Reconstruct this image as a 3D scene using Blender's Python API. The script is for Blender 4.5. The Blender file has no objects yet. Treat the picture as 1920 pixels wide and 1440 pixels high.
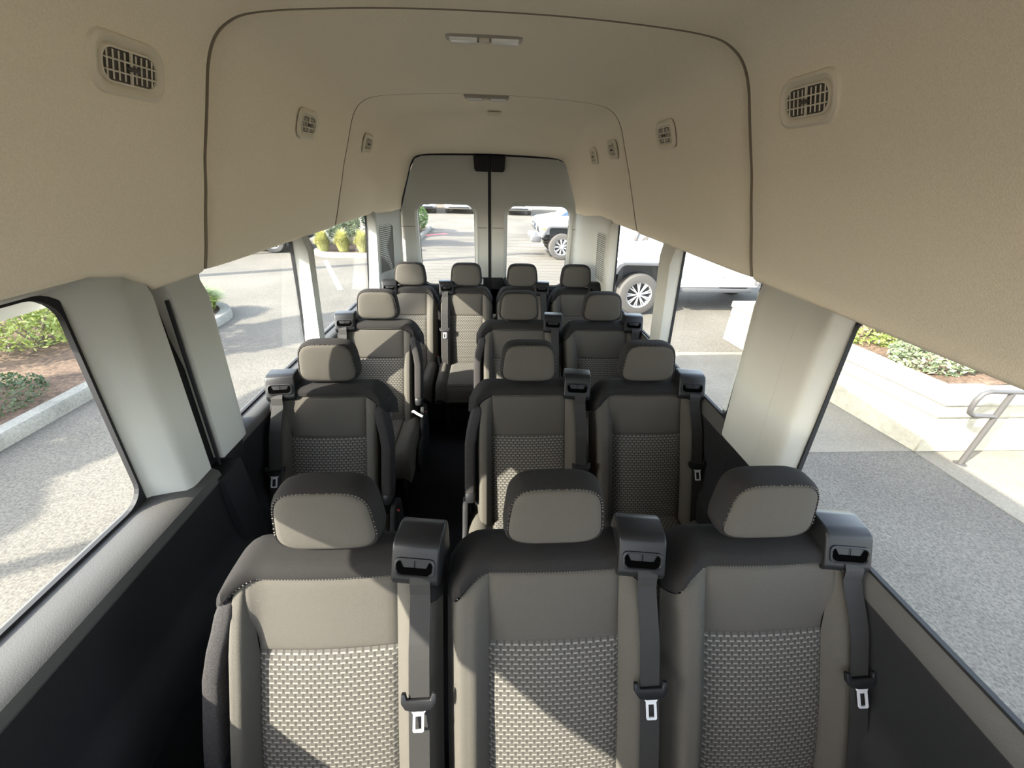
import bpy, bmesh, math, random
from mathutils import Vector, Matrix
random.seed(7)
R = math.radians
scn = bpy.context.scene
COL = scn.collection

# ------------------------------------------------------------------ camera
CAM_Z = 1.78
p_, yaw_, r_ = R(28.75), R(3.76), R(1.7)
fwd = Vector((math.sin(yaw_)*math.cos(p_), math.cos(yaw_)*math.cos(p_), -math.sin(p_)))
right0 = Vector((math.cos(yaw_), -math.sin(yaw_), 0))
up0 = right0.cross(fwd)
right = right0*math.cos(r_) + up0*math.sin(r_)
up = up0*math.cos(r_) - right0*math.sin(r_)
cd = bpy.data.cameras.new('camera'); cam = bpy.data.objects.new('camera', cd); COL.objects.link(cam)
m = Matrix((right, up, -fwd)).transposed().to_4x4(); m.translation = Vector((0, 0, CAM_Z))
cam.matrix_world = m
cd.sensor_width = 36; cd.lens = 13.5; cd.clip_start = .02; cd.clip_end = 400
scn.camera = cam
# ------------------------------------------------------------------ light
SUN_FROM = Vector((-1, -.45, .74)).normalized()
w = bpy.data.worlds.new('sky'); scn.world = w; w.use_nodes = True
nt = w.node_tree; nt.nodes.clear()
sky = nt.nodes.new('ShaderNodeTexSky'); sky.sky_type = 'NISHITA'; sky.sun_disc = False
sky.sun_elevation = math.asin(SUN_FROM.z); sky.sun_rotation = math.atan2(SUN_FROM.x, SUN_FROM.y)
sky.air_density = 1.0; sky.dust_density = 1.5; sky.ozone_density = 1.0
bg = nt.nodes.new('ShaderNodeBackground'); bg.inputs['Strength'].default_value = .45
wo = nt.nodes.new('ShaderNodeOutputWorld')
hs = nt.nodes.new('ShaderNodeHueSaturation'); hs.inputs['Saturation'].default_value = .55
nt.links.new(sky.outputs[0], hs.inputs['Color']); nt.links.new(hs.outputs[0], bg.inputs[0]); nt.links.new(bg.outputs[0], wo.inputs[0])
sd = bpy.data.lights.new('sun', 'SUN'); sd.energy = 7.0; sd.angle = R(.55); sd.color = (1, .93, .82)
so = bpy.data.objects.new('sun', sd); COL.objects.link(so)
so.rotation_euler = SUN_FROM.to_track_quat('Z', 'Y').to_euler(); so.location = SUN_FROM*30
scn.view_settings.view_transform = 'Standard'; scn.view_settings.look = 'None'
scn.view_settings.gamma = 1; scn.view_settings.use_curve_mapping = False
scn.view_settings.exposure = 2.12

# ------------------------------------------------------------------ materials
def new_mat(name):
    m = bpy.data.materials.new(name); m.use_nodes = True
    b = m.node_tree.nodes['Principled BSDF']; return m, m.node_tree, b
def coords(nt, kind='Object'):
    return nt.nodes.new('ShaderNodeTexCoord').outputs[kind]
def plain(name, c, rough=.5, metal=0, spec=.5, bump=0, scale=200, vary=0, vscale=8, coat=0):
    m, nt, b = new_mat(name)
    b.inputs['Base Color'].default_value = (*c, 1); b.inputs['Roughness'].default_value = rough
    b.inputs['Metallic'].default_value = metal; b.inputs['Specular IOR Level'].default_value = spec
    if coat: b.inputs['Coat Weight'].default_value = coat; b.inputs['Coat Roughness'].default_value = .08
    co = coords(nt)
    if bump:
        n = nt.nodes.new('ShaderNodeTexNoise'); n.inputs['Scale'].default_value = scale; n.inputs['Detail'].default_value = 3
        nt.links.new(co, n.inputs['Vector'])
        bp = nt.nodes.new('ShaderNodeBump'); bp.inputs['Strength'].default_value = bump; bp.inputs['Distance'].default_value = .002
        nt.links.new(n.outputs[0], bp.inputs['Height']); nt.links.new(bp.outputs[0], b.inputs['Normal'])
    if vary:
        n2 = nt.nodes.new('ShaderNodeTexNoise'); n2.inputs['Scale'].default_value = vscale; n2.inputs['Detail'].default_value = 4
        nt.links.new(co, n2.inputs['Vector'])
        rp = nt.nodes.new('ShaderNodeValToRGB')
        rp.color_ramp.elements[0].position = .3; rp.color_ramp.elements[1].position = .7
        rp.color_ramp.elements[0].color = (*[x*(1-vary) for x in c], 1); rp.color_ramp.elements[1].color = (*[min(1, x*(1+vary)) for x in c], 1)
        nt.links.new(n2.outputs[0], rp.inputs[0]); nt.links.new(rp.outputs[0], b.inputs['Base Color'])
    return m
M = {}
M['headliner'] = plain('headliner_fabric', (.80, .72, .58), .95, spec=.1, bump=.35, scale=420, vary=.05, vscale=260)
M['trim'] = plain('light_grey_trim', (.38, .375, .34), .6, spec=.3, bump=.15, scale=500)
M['trim_edge'] = plain('light_grey_edge', (.42, .41, .37), .45, spec=.4)
M['dark'] = plain('charcoal_trim', (.012, .012, .0125), .65, spec=.2, bump=.3, scale=400)
M['sill'] = plain('grey_sill', (.052, .050, .046), .55, spec=.3, bump=.2, scale=400)
M['black'] = plain('black_plastic', (.012, .012, .013), .4, spec=.5)
M['rubber'] = plain('black_rubber', (.008, .008, .009), .7, spec=.3)
M['gloss'] = plain('belt_guide_plastic', (.009, .009, .0095), .42, spec=.2)
M['void'] = plain('slot_black', (.001, .001, .001), 1, spec=0)
M['carpet'] = plain('floor_vinyl', (.012, .012, .014), .8, spec=.2, bump=.3, scale=150)
M['skin'] = plain('white_paint', (.75, .75, .74), .3, coat=.5)
M['cloth'] = plain('grey_seat_cloth', (.056, .051, .043), .95, spec=.15, bump=.6, scale=900, vary=.10, vscale=700)
M['cloth_light'] = plain('light_bolster_cloth', (.060, .055, .046), .95, spec=.15, bump=.6, scale=900, vary=.08, vscale=700)
M['cap'] = plain('dark_shoulder_cloth', (.013, .0118, .0112), .95, spec=.15, bump=.6, scale=900, vary=.25, vscale=700)
M['velvet'] = plain('armrest_cloth', (.025, .023, .0225), .95, spec=.15, bump=.6, scale=600, vary=.35, vscale=350)
M['stitch'] = plain('stitch_thread', (.13, .12, .105), .9)
M['webbing'] = plain('belt_webbing', (.020, .019, .018), .75, spec=.2, bump=.3, scale=700)
M['chrome'] = plain('chrome', (.80, .81, .82), .30, metal=.55)
M['red'] = plain('red_button', (.6, .02, .03), .4)
M['lens'] = plain('lamp_lens', (.78, .77, .72), .25, spec=.6)
M['vent'] = plain('vent_plastic', (.66, .60, .48), .5, spec=.4)
M['vane'] = plain('vent_vane', (.055, .047, .036), .6)
M['sticker'] = plain('sticker_paper', (.72, .70, .72), .5)
M['print'] = plain('printed_ink', (.35, .30, .32), .6)
M['blue_step'] = plain('step_vinyl', (.03, .035, .05), .6)

def woven():
    m, nt, b = new_mat('woven_insert_cloth')
    uv = coords(nt, 'UV'); L = nt.links
    def math_(op, a, bb=None):
        n = nt.nodes.new('ShaderNodeMath'); n.operation = op
        for i, v in enumerate((a, bb)):
            if v is None: continue
            if isinstance(v, (int, float)): n.inputs[i].default_value = v
            else: L.new(v, n.inputs[i])
        return n.outputs[0]
    s = nt.nodes.new('ShaderNodeSeparateXYZ'); L.new(uv, s.inputs[0])
    u = math_('DIVIDE', s.outputs[0], .0185); v = math_('DIVIDE', s.outputs[1], .0105)
    row = math_('FLOOR', v); fz = math_('FRACT', v)
    off = math_('MULTIPLY', math_('MODULO', row, 2), .5)
    fx = math_('FRACT', math_('ADD', u, off))
    d1 = math_('MULTIPLY', math_('LESS_THAN', fx, .62), math_('LESS_THAN', fz, .34))      # light dashes
    g1 = math_('GREATER_THAN', math_('ABSOLUTE', math_('SUBTRACT', fx, .81)), .13)
    tick = math_('SUBTRACT', 1, g1)                                                # darker gap beside each dash
    tick2 = math_('MULTIPLY', tick, math_('GREATER_THAN', fz, .12))
    mix1 = nt.nodes.new('ShaderNodeMix'); mix1.data_type = 'RGBA'
    mix1.inputs[6].default_value = (.058, .054, .047, 1); mix1.inputs[7].default_value = (.15, .142, .124, 1)
    L.new(d1, mix1.inputs[0])
    mix2 = nt.nodes.new('ShaderNodeMix'); mix2.data_type = 'RGBA'; mix2.inputs[7].default_value = (.030, .028, .025, 1)
    L.new(math_('MULTIPLY', tick2, .8), mix2.inputs[0]); L.new(mix1.outputs[2], mix2.inputs[6])
    L.new(mix2.outputs[2], b.inputs['Base Color'])
    h = math_('ADD', d1, math_('MULTIPLY', tick2, -1))
    bp = nt.nodes.new('ShaderNodeBump'); bp.inputs['Distance'].default_value = .0018; bp.inputs['Strength'].default_value = .9
    L.new(h, bp.inputs['Height']); L.new(bp.outputs[0], b.inputs['Normal'])
    b.inputs['Roughness'].default_value = .95; b.inputs['Specular IOR Level'].default_value = .15
    return m
M['woven'] = woven()

def glass():
    m, nt, b = new_mat('window_glass'); nt.nodes.remove(b)
    o = nt.nodes['Material Output']
    t = nt.nodes.new('ShaderNodeBsdfTransparent'); t.inputs[0].default_value = (.93, .96, .95, 1)
    g = nt.nodes.new('ShaderNodeBsdfGlossy'); g.inputs['Roughness'].default_value = .02
    f0 = nt.nodes.new('ShaderNodeLayerWeight'); f0.inputs[0].default_value = .5
    f1 = nt.nodes.new('ShaderNodeMath'); f1.operation = 'POWER'; f1.inputs[1].default_value = 5; nt.links.new(f0.outputs['Facing'], f1.inputs[0])
    f = nt.nodes.new('ShaderNodeMath'); f.operation = 'MULTIPLY_ADD'; f.inputs[1].default_value = .45; f.inputs[2].default_value = .012; nt.links.new(f1.outputs[0], f.inputs[0])
    mx = nt.nodes.new('ShaderNodeMixShader')
    nt.links.new(f.outputs[0], mx.inputs[0]); nt.links.new(t.outputs[0], mx.inputs[1]); nt.links.new(g.outputs[0], mx.inputs[2])
    nt.links.new(mx.outputs[0], o.inputs[0]); return m
M['glass'] = glass()

def speckle(name, c, c2, scale, big=1.2, bump=.6, patch=.12, lines=None):
    m, nt, b = new_mat(name); co = coords(nt); L = nt.links
    n = nt.nodes.new('ShaderNodeTexNoise'); n.inputs['Scale'].default_value = scale; n.inputs['Detail'].default_value = 6; n.inputs['Roughness'].default_value = .75
    L.new(co, n.inputs['Vector'])
    rp = nt.nodes.new('ShaderNodeValToRGB'); rp.color_ramp.elements[0].position = .36; rp.color_ramp.elements[1].position = .62
    rp.color_ramp.elements[0].color = (*c2, 1); rp.color_ramp.elements[1].color = (*c, 1)
    L.new(n.outputs[0], rp.inputs[0])
    n2 = nt.nodes.new('ShaderNodeTexNoise'); n2.inputs['Scale'].default_value = big; n2.inputs['Detail'].default_value = 5
    L.new(co, n2.inputs['Vector'])
    mr = nt.nodes.new('ShaderNodeMapRange'); mr.inputs[1].default_value = .3; mr.inputs[2].default_value = .7; mr.inputs[3].default_value = 1-patch; mr.inputs[4].default_value = 1+patch
    L.new(n2.outputs[0], mr.inputs[0])
    vm = nt.nodes.new('ShaderNodeVectorMath'); vm.operation = 'SCALE'
    L.new(rp.outputs[0], vm.inputs[0]); L.new(mr.outputs[0], vm.inputs['Scale']); L.new(vm.outputs[0], b.inputs['Base Color'])
    bp = nt.nodes.new('ShaderNodeBump'); bp.inputs['Distance'].default_value = .01; bp.inputs['Strength'].default_value = bump
    L.new(n.outputs[0], bp.inputs['Height']); L.new(bp.outputs[0], b.inputs['Normal'])
    b.inputs['Roughness'].default_value = .9; b.inputs['Specular IOR Level'].default_value = .2
    return m
M['asphalt'] = speckle('asphalt', (.108, .098, .080), (.046, .042, .036), 55, big=.7, patch=.18)
M['concrete'] = speckle('concrete', (.150, .133, .104), (.105, .094, .075), 60, big=2, bump=.25, patch=.1)
M['curb'] = speckle('curb_concrete', (.17, .163, .14), (.11, .106, .093), 40, big=3, bump=.4, patch=.2)
M['wallc'] = speckle('wall_concrete', (.30, .27, .20), (.235, .21, .155), 12, big=2.5, bump=.3, patch=.12)
M['mulch'] = speckle('bark_mulch', (.115, .075, .050), (.035, .024, .016), 22, big=3, bump=1, patch=.3)
M['mark'] = plain('road_paint', (.36, .35, .32), .7, vary=.15, vscale=12)
M['redmark'] = plain('red_curb_paint', (.38, .06, .06), .7)

def leafmat(name, a, b_, tr=.35):
    m, nt, b = new_mat(name)
    g = nt.nodes.new('ShaderNodeNewGeometry'); rp = nt.nodes.new('ShaderNodeValToRGB')
    rp.color_ramp.elements[0].color = (*a, 1); rp.color_ramp.elements[1].color = (*b_, 1)
    nt.links.new(g.outputs['Random Per Island'], rp.inputs[0]); nt.links.new(rp.outputs[0], b.inputs['Base Color'])
    b.inputs['Roughness'].default_value = .5
    t = nt.nodes.new('ShaderNodeBsdfTranslucent'); nt.links.new(rp.outputs[0], t.inputs[0])
    mx = nt.nodes.new('ShaderNodeMixShader'); mx.inputs[0].default_value = tr
    o = nt.nodes['Material Output']
    nt.links.new(b.outputs[0], mx.inputs[1]); nt.links.new(t.outputs[0], mx.inputs[2]); nt.links.new(mx.outputs[0], o.inputs[0])
    return m
M['leaf_yellow'] = leafmat('yellow_green_leaf', (0.116, 0.174, 0.029), (0.360, 0.383, 0.116))
M['leaf_green'] = leafmat('green_leaf', (0.029, 0.070, 0.017), (0.128, 0.186, 0.058))
M['leaf_dark'] = leafmat('dark_leaf', (0.017, 0.035, 0.012), (0.058, 0.093, 0.035))
M['leaf_grass'] = leafmat('grass_blade', (0.081, 0.151, 0.029), (0.290, 0.336, 0.093))
M['leaf_gold'] = leafmat('golden_grass_blade', (0.244, 0.244, 0.058), (0.464, 0.441, 0.174))
M['leaf_sage'] = leafmat('sage_leaf', (0.081, 0.116, 0.058), (0.278, 0.302, 0.174))
M['bark'] = plain('bark', (.16, .12, .09), .9, bump=.8, scale=30)
M['steel'] = plain('galvanised_steel', (.045, .041, .038), .5, metal=0)
M['car_white'] = plain('white_car_paint', (.60, .60, .58), .3, coat=.6)
M['car_silver'] = plain('silver_car_paint', (.32, .33, .34), .3, metal=.3, coat=.6)
M['car_blue'] = plain('blue_car_paint', (.06, .09, .16), .25, metal=.3, coat=.8)
M['car_black'] = plain('black_car_paint', (.02, .022, .028), .25, coat=.8)
M['car_glass'] = plain('car_glass', (.10, .125, .135), .08, spec=.8)
M['tyre'] = plain('tyre_rubber', (.04, .037, .033), .85, bump=.5, scale=60)
M['rim'] = plain('alloy_rim', (.55, .55, .56), .3, metal=.8)
M['flare'] = plain('grey_cladding', (.05, .05, .052), .6)
M['amber'] = plain('amber_lamp', (.85, .16, .04), .3)
M['stucco'] = plain('tan_stucco', (.34, .25, .17), .9, vary=.08, vscale=3)
M['stucco2'] = plain('white_stucco', (.45, .43, .40), .9)
M['roofm'] = plain('brown_roof', (.18, .08, .05), .9)

# ------------------------------------------------------------------ helpers
def link(o, parent=None):
    COL.objects.link(o)
    if parent: o.parent = parent
    return o
def tag(o, label=None, cat=None, group=None, kind=None):
    if label: o['label'] = label
    if cat: o['category'] = cat
    if group: o['group'] = group
    if kind: o['kind'] = kind
    return o
def thing(name, label, cat, loc=(0, 0, 0), rz=0, group=None):
    o = bpy.data.objects.new(name, None); o.empty_display_size = .1; link(o); o.location = loc; o.rotation_euler = (0, 0, rz)
    return tag(o, label, cat, group)
def struct(name, label=None):
    o = bpy.data.objects.new(name, None); link(o); return tag(o, label, kind='structure')
class MB:
    def __init__(s): s.v = []; s.f = []; s.uv = []
    def add(s, vs, fs, uvs=None):
        k = len(s.v); s.v += [tuple(q) for q in vs]; s.f += [tuple(i+k for i in f) for f in fs]
        if uvs: s.uv += [tuple(q) for q in uvs]
        return s
    def grid(s, fn, nu, nv, us=None, vs=None, uvfn=None, flip=False, closeu=False):
        us = us or [i/nu for i in range(nu+1)]; vs = vs or [j/nv for j in range(nv+1)]
        nu, nv = len(us)-1, len(vs)-1
        P = []; U = []
        for b in vs:
            for a in us:
                P.append(fn(a, b)); U.append(uvfn(a, b) if uvfn else (a, b))
        F = []
        for j in range(nv):
            for i in range(nu):
                q = (j*(nu+1)+i, j*(nu+1)+i+1, (j+1)*(nu+1)+i+1, (j+1)*(nu+1)+i)
                F.append(q[::-1] if flip else q)
        return s.add(P, F, U)
    def box(s, x0, x1, y0, y1, z0, z1, bev=0, seg=2, mat=None):
        bm = bmesh.new(); bmesh.ops.create_cube(bm, size=1)
        for v in bm.verts: v.co = Vector((x0+(v.co.x+.5)*(x1-x0), y0+(v.co.y+.5)*(y1-y0), z0+(v.co.z+.5)*(z1-z0)))
        if bev: bmesh.ops.bevel(bm, geom=bm.edges[:], offset=bev, segments=seg, profile=.5, affect='EDGES')
        return s.frombm(bm, mat)
    def frombm(s, bm, mat=None):
        bm.verts.ensure_lookup_table(); bm.verts.index_update()
        vs = [(mat @ v.co if mat else v.co.copy()) for v in bm.verts]; fs = [[v.index for v in f.verts] for f in bm.faces]
        bm.free(); return s.add(vs, fs)
    def prism(s, pts, y0, y1, axis='y', bev=0, seg=2, mat=None):
        """polygon pts (a,b) extruded; axis y: (a,y,b); x: (y?,a,b); z: (a,b,z)"""
        bm = bmesh.new()
        def P(a, b, t): return (a, t, b) if axis == 'y' else ((t, a, b) if axis == 'x' else (a, b, t))
        lo = [bm.verts.new(P(a, b, y0)) for a, b in pts]; hi = [bm.verts.new(P(a, b, y1)) for a, b in pts]
        bm.faces.new(lo); bm.faces.new(hi[::-1]); n = len(pts)
        for i in range(n): bm.faces.new((lo[i], hi[i], hi[(i+1) % n], lo[(i+1) % n]))
        bmesh.ops.recalc_face_normals(bm, faces=bm.faces[:])
        if bev: bmesh.ops.bevel(bm, geom=bm.edges[:], offset=bev, segments=seg, profile=.5, affect='EDGES', clamp_overlap=True)
        return s.frombm(bm, mat)
    def tube(s, path, rad, n=8, caps=True):
        path = [Vector(q) for q in path]; m_ = len(path); V = []; F = []
        ref = None
        for i, q in enumerate(path):
            t = (path[min(i+1, m_-1)]-path[max(i-1, 0)]).normalized()
            if ref is None:
                ref = Vector((0, 0, 1)) if abs(t.z) < .9 else Vector((1, 0, 0))
            a = t.cross(ref).normalized(); b = a.cross(t).normalized(); ref = b
            rr = rad[i] if isinstance(rad, (list, tuple)) else rad
            for k in range(n):
                an = 2*math.pi*k/n; V.append(q + a*math.cos(an)*rr + b*math.sin(an)*rr)
        for i in range(m_-1):
            for k in range(n):
                F.append((i*n+k, i*n+(k+1) % n, (i+1)*n+(k+1) % n, (i+1)*n+k))
        if caps: F.append(tuple(range(n))[::-1]); F.append(tuple((m_-1)*n+k for k in range(n)))
        return s.add(V, F)
    def lathe(s, prof, axis='z', n=24, c=(0, 0, 0)):
        """prof: (radius, t) along axis"""
        V = []; F = []
        for rr, t in prof:
            for k in range(n):
                a = 2*math.pi*k/n; x, y = rr*math.cos(a), rr*math.sin(a)
                q = {'z': (x, y, t), 'y': (x, t, y), 'x': (t, x, y)}[axis]
                V.append((q[0]+c[0], q[1]+c[1], q[2]+c[2]))
        for i in range(len(prof)-1):
            for k in range(n): F.append((i*n+k, i*n+(k+1) % n, (i+1)*n+(k+1) % n, (i+1)*n+k))
        return s.add(V, F)
    def mesh(s, name, mat, smooth=True):
        me = bpy.data.meshes.new(name); me.from_pydata(s.v, [], s.f)
        if s.uv and len(s.uv) == len(s.v):
            ul = me.uv_layers.new(name='UVMap')
            for l in me.loops: ul.data[l.index].uv = s.uv[l.vertex_index]
        me.materials.append(mat)
        if smooth:
            me.polygons.foreach_set('use_smooth', [True]*len(me.polygons))
            try: me.set_sharp_from_angle(angle=R(40))
            except Exception: pass
        me.update(); return me
    def build(s, name, mat, parent=None, smooth=True, loc=None):
        o = bpy.data.objects.new(name, s.mesh(name, mat, smooth)); link(o, parent)
        if loc: o.location = loc
        return o
CACHE = {}
def cached(key, fn, name, mat, parent, smooth=True):
    if key not in CACHE: CACHE[key] = fn().mesh(name, mat, smooth)
    o = bpy.data.objects.new(name, CACHE[key]); return link(o, parent)
def interp(tab, x):
    if x <= tab[0][0]: return tab[0][1]
    for (a, b), (c, d) in zip(tab, tab[1:]):
        if x <= c:
            t = (x-a)/(c-a); return b+(d-b)*t
    return tab[-1][1]
def smooth01(t): t = max(0, min(1, t)); return t*t*(3-2*t)

ZG = -.65      # ground level below the van floor
# ================================================================== THE VAN SHELL
def taper(Y): return .035*smooth01((Y-2.5)/1.0)
ZSH = 1.465     # above this height the trims step outwards behind the headliner edge
def hin(z, Y): return .865+(1.49-z)*.085-taper(Y)+max(0, z-ZSH)*.55
def hgl(z, Y, side=1): return .918+(1.49-z)*(.085 if side > 0 else .16)-taper(Y)+max(0, z-ZSH)*(.2 if side > 0 else .275)

# --- headliner -------------------------------------------------------------
PROF = [(.868, 1.50), (.845, 1.56), (.815, 1.65), (.790, 1.72), (.768, 1.79), (.745, 1.85), (.722, 1.91), (.702, 1.965), (.690, 1.995), (.672, 2.028), (.648, 2.056),
        (.615, 2.077), (.575, 2.091), (.50, 2.101), (.40, 2.108), (.28, 2.114), (.14, 2.118), (0, 2.119)]
OPEN = [(.725, 1.50), (.715, 1.56), (.695, 1.62), (.672, 1.68), (.652, 1.735), (.634, 1.785), (.618, 1.825), (.600, 1.855), (.588, 1.868), (.568, 1.880), (.54, 1.888),
        (.505, 1.893), (.46, 1.897), (.40, 1.90), (.32, 1.903), (.22, 1.905), (.11, 1.907), (0, 1.908)]
def fine(P, k=3):
    out = []; n = len(P)
    for i in range(n-1):
        a, b, c, d = P[max(i-1, 0)], P[i], P[i+1], P[min(i+2, n-1)]
        for j in range(k):
            t = j/k; out.append(tuple(.5*(2*b[m]+(-a[m]+c[m])*t+(2*a[m]-5*b[m]+4*c[m]-d[m])*t*t+(-a[m]+3*b[m]-3*c[m]+d[m])*t**3) for m in (0, 1)))
    return out+[P[-1]]
PROF = fine(PROF); OPEN = fine(OPEN)
def profile(d):
    out = []
    n = len(PROF)
    for i, (x, z) in enumerate(PROF):
        a = PROF[max(i-1, 0)]; b = PROF[min(i+1, n-1)]
        t = Vector((b[0]-a[0], b[1]-a[1])).normalized()
        nx, nz = t.y, -t.x; k = d*(.6+.4*smooth01((z-1.5)/.3))
        out.append((x+nx*k, z+nz*k*smooth01((z-1.5)/.3)) if i < n-1 else (0, z+d))
    return out
def ring(Y, d, side_bottom=None, morph=0):
    half = profile(d)
    if morph:
        half = [(a*(1-morph)+c*morph, b*(1-morph)+e*morph) for (a, b), (c, e) in zip(half, OPEN)]
    L = []
    def side(sgn, zb):
        h = [q for q in half]
        if zb:
            # lower edge raised: squeeze the lower part of the side
            z0 = half[0][1]; zt = 1.85
            h = []
            for (x, z) in half:
                if z < zt:
                    z2 = zt-(zt-z)*(zt-zb)/(zt-z0); x2 = interp(sorted([(b, a) for a, b in half]), z2); h.append((x2, z2))
                else: h.append((x, z))
        x0, zz0 = h[0]
        under = [(x0+.075, zz0+.035), (x0+.07, zz0+.004), (x0+.045, zz0-.012), (x0+.018, zz0-.014), (x0+.004, zz0-.006)]
        if morph > .9: under = [(x0+.05, zz0+.0), (x0+.04, zz0), (x0+.03, zz0), (x0+.02, zz0), (x0+.01, zz0)]
        return [(sgn*a, b) for a, b in under+h]
    zl = side_bottom
    left = side(-1, zl); rgt = side(1, None)
    pts = left + rgt[::-1][1:]
    return [(x, Y, z) for x, z in pts]
def ring_strip(name, rings, mat, parent):
    mb = MB(); n = len(rings[0])
    V = [q for rg in rings for q in rg]; F = []
    for j in range(len(rings)-1):
        for i in range(n-1): F.append((j*n+i, j*n+i+1, (j+1)*n+i+1, (j+1)*n+i))
    mb.add(V, F); o = mb.build(name, mat, parent); return o
ceil = struct('ceiling', 'beige fabric headliner in three vaulted sections')
SECT = ((-1.3, 1.235, 0), (1.292, 2.365, .046), (2.432, 3.50, .05))
def secd(Y):
    for Ya, Yb, d0 in SECT:
        if Y <= Yb+.01: t = (Y-Ya)/(Yb-Ya); return d0*(.40*(1-t)+.60*math.exp(-max(0, Y-Ya)/.045))
    return 0
def section(Ya, Yb, d0, rear=False, front=False):
    rs = []; N = 44
    for k in range(N+1):
        t = (k/N)**1.6; Y = Ya+(Yb-Ya)*t; d = secd(Y)
        zb = None
        if front: zb = 1.575-.075*smooth01((Y-.93)/.10) if Y < 1.05 else None
        mo = 0
        if rear: mo = smooth01((Y-3.10)/.40)
        rs.append(ring(Y, d, zb, mo))
    if not rear:
        for dy, dd in ((.003, .001), (.007, .004), (.010, .010), (.011, .02), (.011, .045), (.010, .08)):
            rs.append(ring(Yb+dy, dd))
    return rs
for a in ((-1.3, 1.235, 0, False, True), (1.292, 2.365, .05, False, False), (2.432, 3.50, .05, True, False)):
    s = section(a[0], a[1], a[2], a[3], a[4]); ring_strip('headliner_panel', s, M['headliner'], ceil)
for (Yb, d_) in ((1.250, .005), (2.380, .005)):  # dark tube painted as the shadow line of the gap behind each lip
    mb = MB(); rg = [q for q in ring(Yb, d_)][5:-5]; mb.tube(rg, .004, 6); mb.build('gap_shadow_line', plain('gap_shadow_tone', (.20, .165, .12), .95), ceil)
# push pins that hold the panel corners
for x, Y in ((-.52, 1.31), (.50, 1.31)):
    mb = MB(); mb.lathe([(0, -.004), (.011, -.004), (.013, 0), (.013, .004)], 'z', 16); o = mb.build('trim_clip', M['headliner'], ceil); o.location = (x, Y, 2.122)
# outer roof skin
mb = MB()
sk = [(1.03, 1.478), (1.01, 1.60), (.91, 1.93), (.86, 2.12), (.77, 2.22), (.62, 2.28), (0, 2.32)]
full = [(-a, b) for a, b in sk]+[(a, b) for a, b in sk[::-1][1:]]
V = []; F = []
for Y in (-1.6, 3.58): V += [(a, Y, b) for a, b in full]
n = len(full)
F = [(i, i+1, n+i+1, n+i) for i in range(n-1)]
F.append(tuple(n+i for i in range(n)))
mb.add(V, [f for f in F[:-1]])
o = mb.build('roof_skin', M['skin'], ceil)
mb = MB(); mb.grid(lambda u, v: ((-1+2*u)*.99, 3.56, 1.93+.36*v), 1, 1); mb.build('roof_end', M['skin'], ceil)
mb = MB(); mb.grid(lambda u, v: ((-1+2*u)*.99, -1.5-.05*v, 2.10+.14*v), 1, 1); mb.build('roof_front', M['skin'], ceil)

# --- side walls --------------------------------------------------------------
def arch(Y0, Y1, zb, zt, rad, n1=6, n2=6, n3=4):
    P = []
    for i in range(n1): P.append((Y0, zb+(zt-rad-zb)*i/n1))
    for i in range(n2): a = math.pi-(math.pi/2)*i/n2; P.append((Y0+rad+rad*math.cos(a), zt-rad+rad*math.sin(a)))
    for i in range(n3): P.append((Y0+rad+(Y1-Y0-2*rad)*i/n3, zt))
    for i in range(n2): a = math.pi/2-(math.pi/2)*i/n2; P.append((Y1-rad+rad*math.cos(a), zt-rad+rad*math.sin(a)))
    for i in range(n1+1): P.append((Y1, zt-rad-(zt-rad-zb)*i/n1))
    return P
def surround(side, hole, crease_f, crease_r, outer, zt, rad, parent, zb=.895, ztop=1.60, tilt=0, ctop=.02):
    """hole=(Y0,Y1) at the glass, crease at the inner face, outer=(Ya,Yb)"""
    A = arch(hole[0], hole[1], zb, zt, rad)
    mid = (hole[0]+hole[1])/2
    A = [(Y+(tilt*(zt-z)/(zt-zb) if Y > mid else 0), z) for Y, z in A]
    B = arch(hole[0]-crease_f, hole[1]+crease_r, zb, zt+ctop, rad+.012)
    Cc = arch(outer[0], outer[1], zb, ztop, .004)
    rings = []
    def put(P, mixfn): rings.append([(side*mixfn(z, Y), Y, z) for Y, z in P])
    put(A, lambda z, Y: hgl(z, Y, side)+.004)
    def between(t): return [((1-t)*a[0]+t*b[0], (1-t)*a[1]+t*b[1]) for a, b in zip(A, B)]
    put(between(.25), lambda z, Y: hgl(z, Y, side)-.015)
    put(between(.75), lambda z, Y: hin(z, Y)+.010)
    put(B, lambda z, Y: hin(z, Y)+.001)
    put([((1-.15)*a[0]+.15*b[0], (1-.15)*a[1]+.15*b[1]) for a, b in zip(B, Cc)], lambda z, Y: hin(z, Y)-.001)
    put(Cc, lambda z, Y: hin(z, Y))
    # a returned outer edge gives the moulding its thickness
    put([(Y, z) for Y, z in Cc], lambda z, Y: hin(z, Y)+.05)
    mb = MB(); n = len(A); V = [q for rg in rings for q in rg]; F = []
    for j in range(len(rings)-1):
        for i in range(n-1):
            q = (j*n+i, j*n+i+1, (j+1)*n+i+1, (j+1)*n+i); F.append(q if side < 0 else q[::-1])
    mb.add(V, F); return mb.build('pillar_trim', M['trim'], parent)
def rrect(Y0, Y1, z0, z1, rad, n=6):
    P = []
    for cx, cz, a0 in ((Y1-rad, z1-rad, 0), (Y0+rad, z1-rad, 90), (Y0+rad, z0+rad, 180), (Y1-rad, z0+rad, 270)):
        for i in range(n+1): a = R(a0+90*i/n); P.append((cx+rad*math.cos(a), cz+rad*math.sin(a)))
    return P
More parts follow.
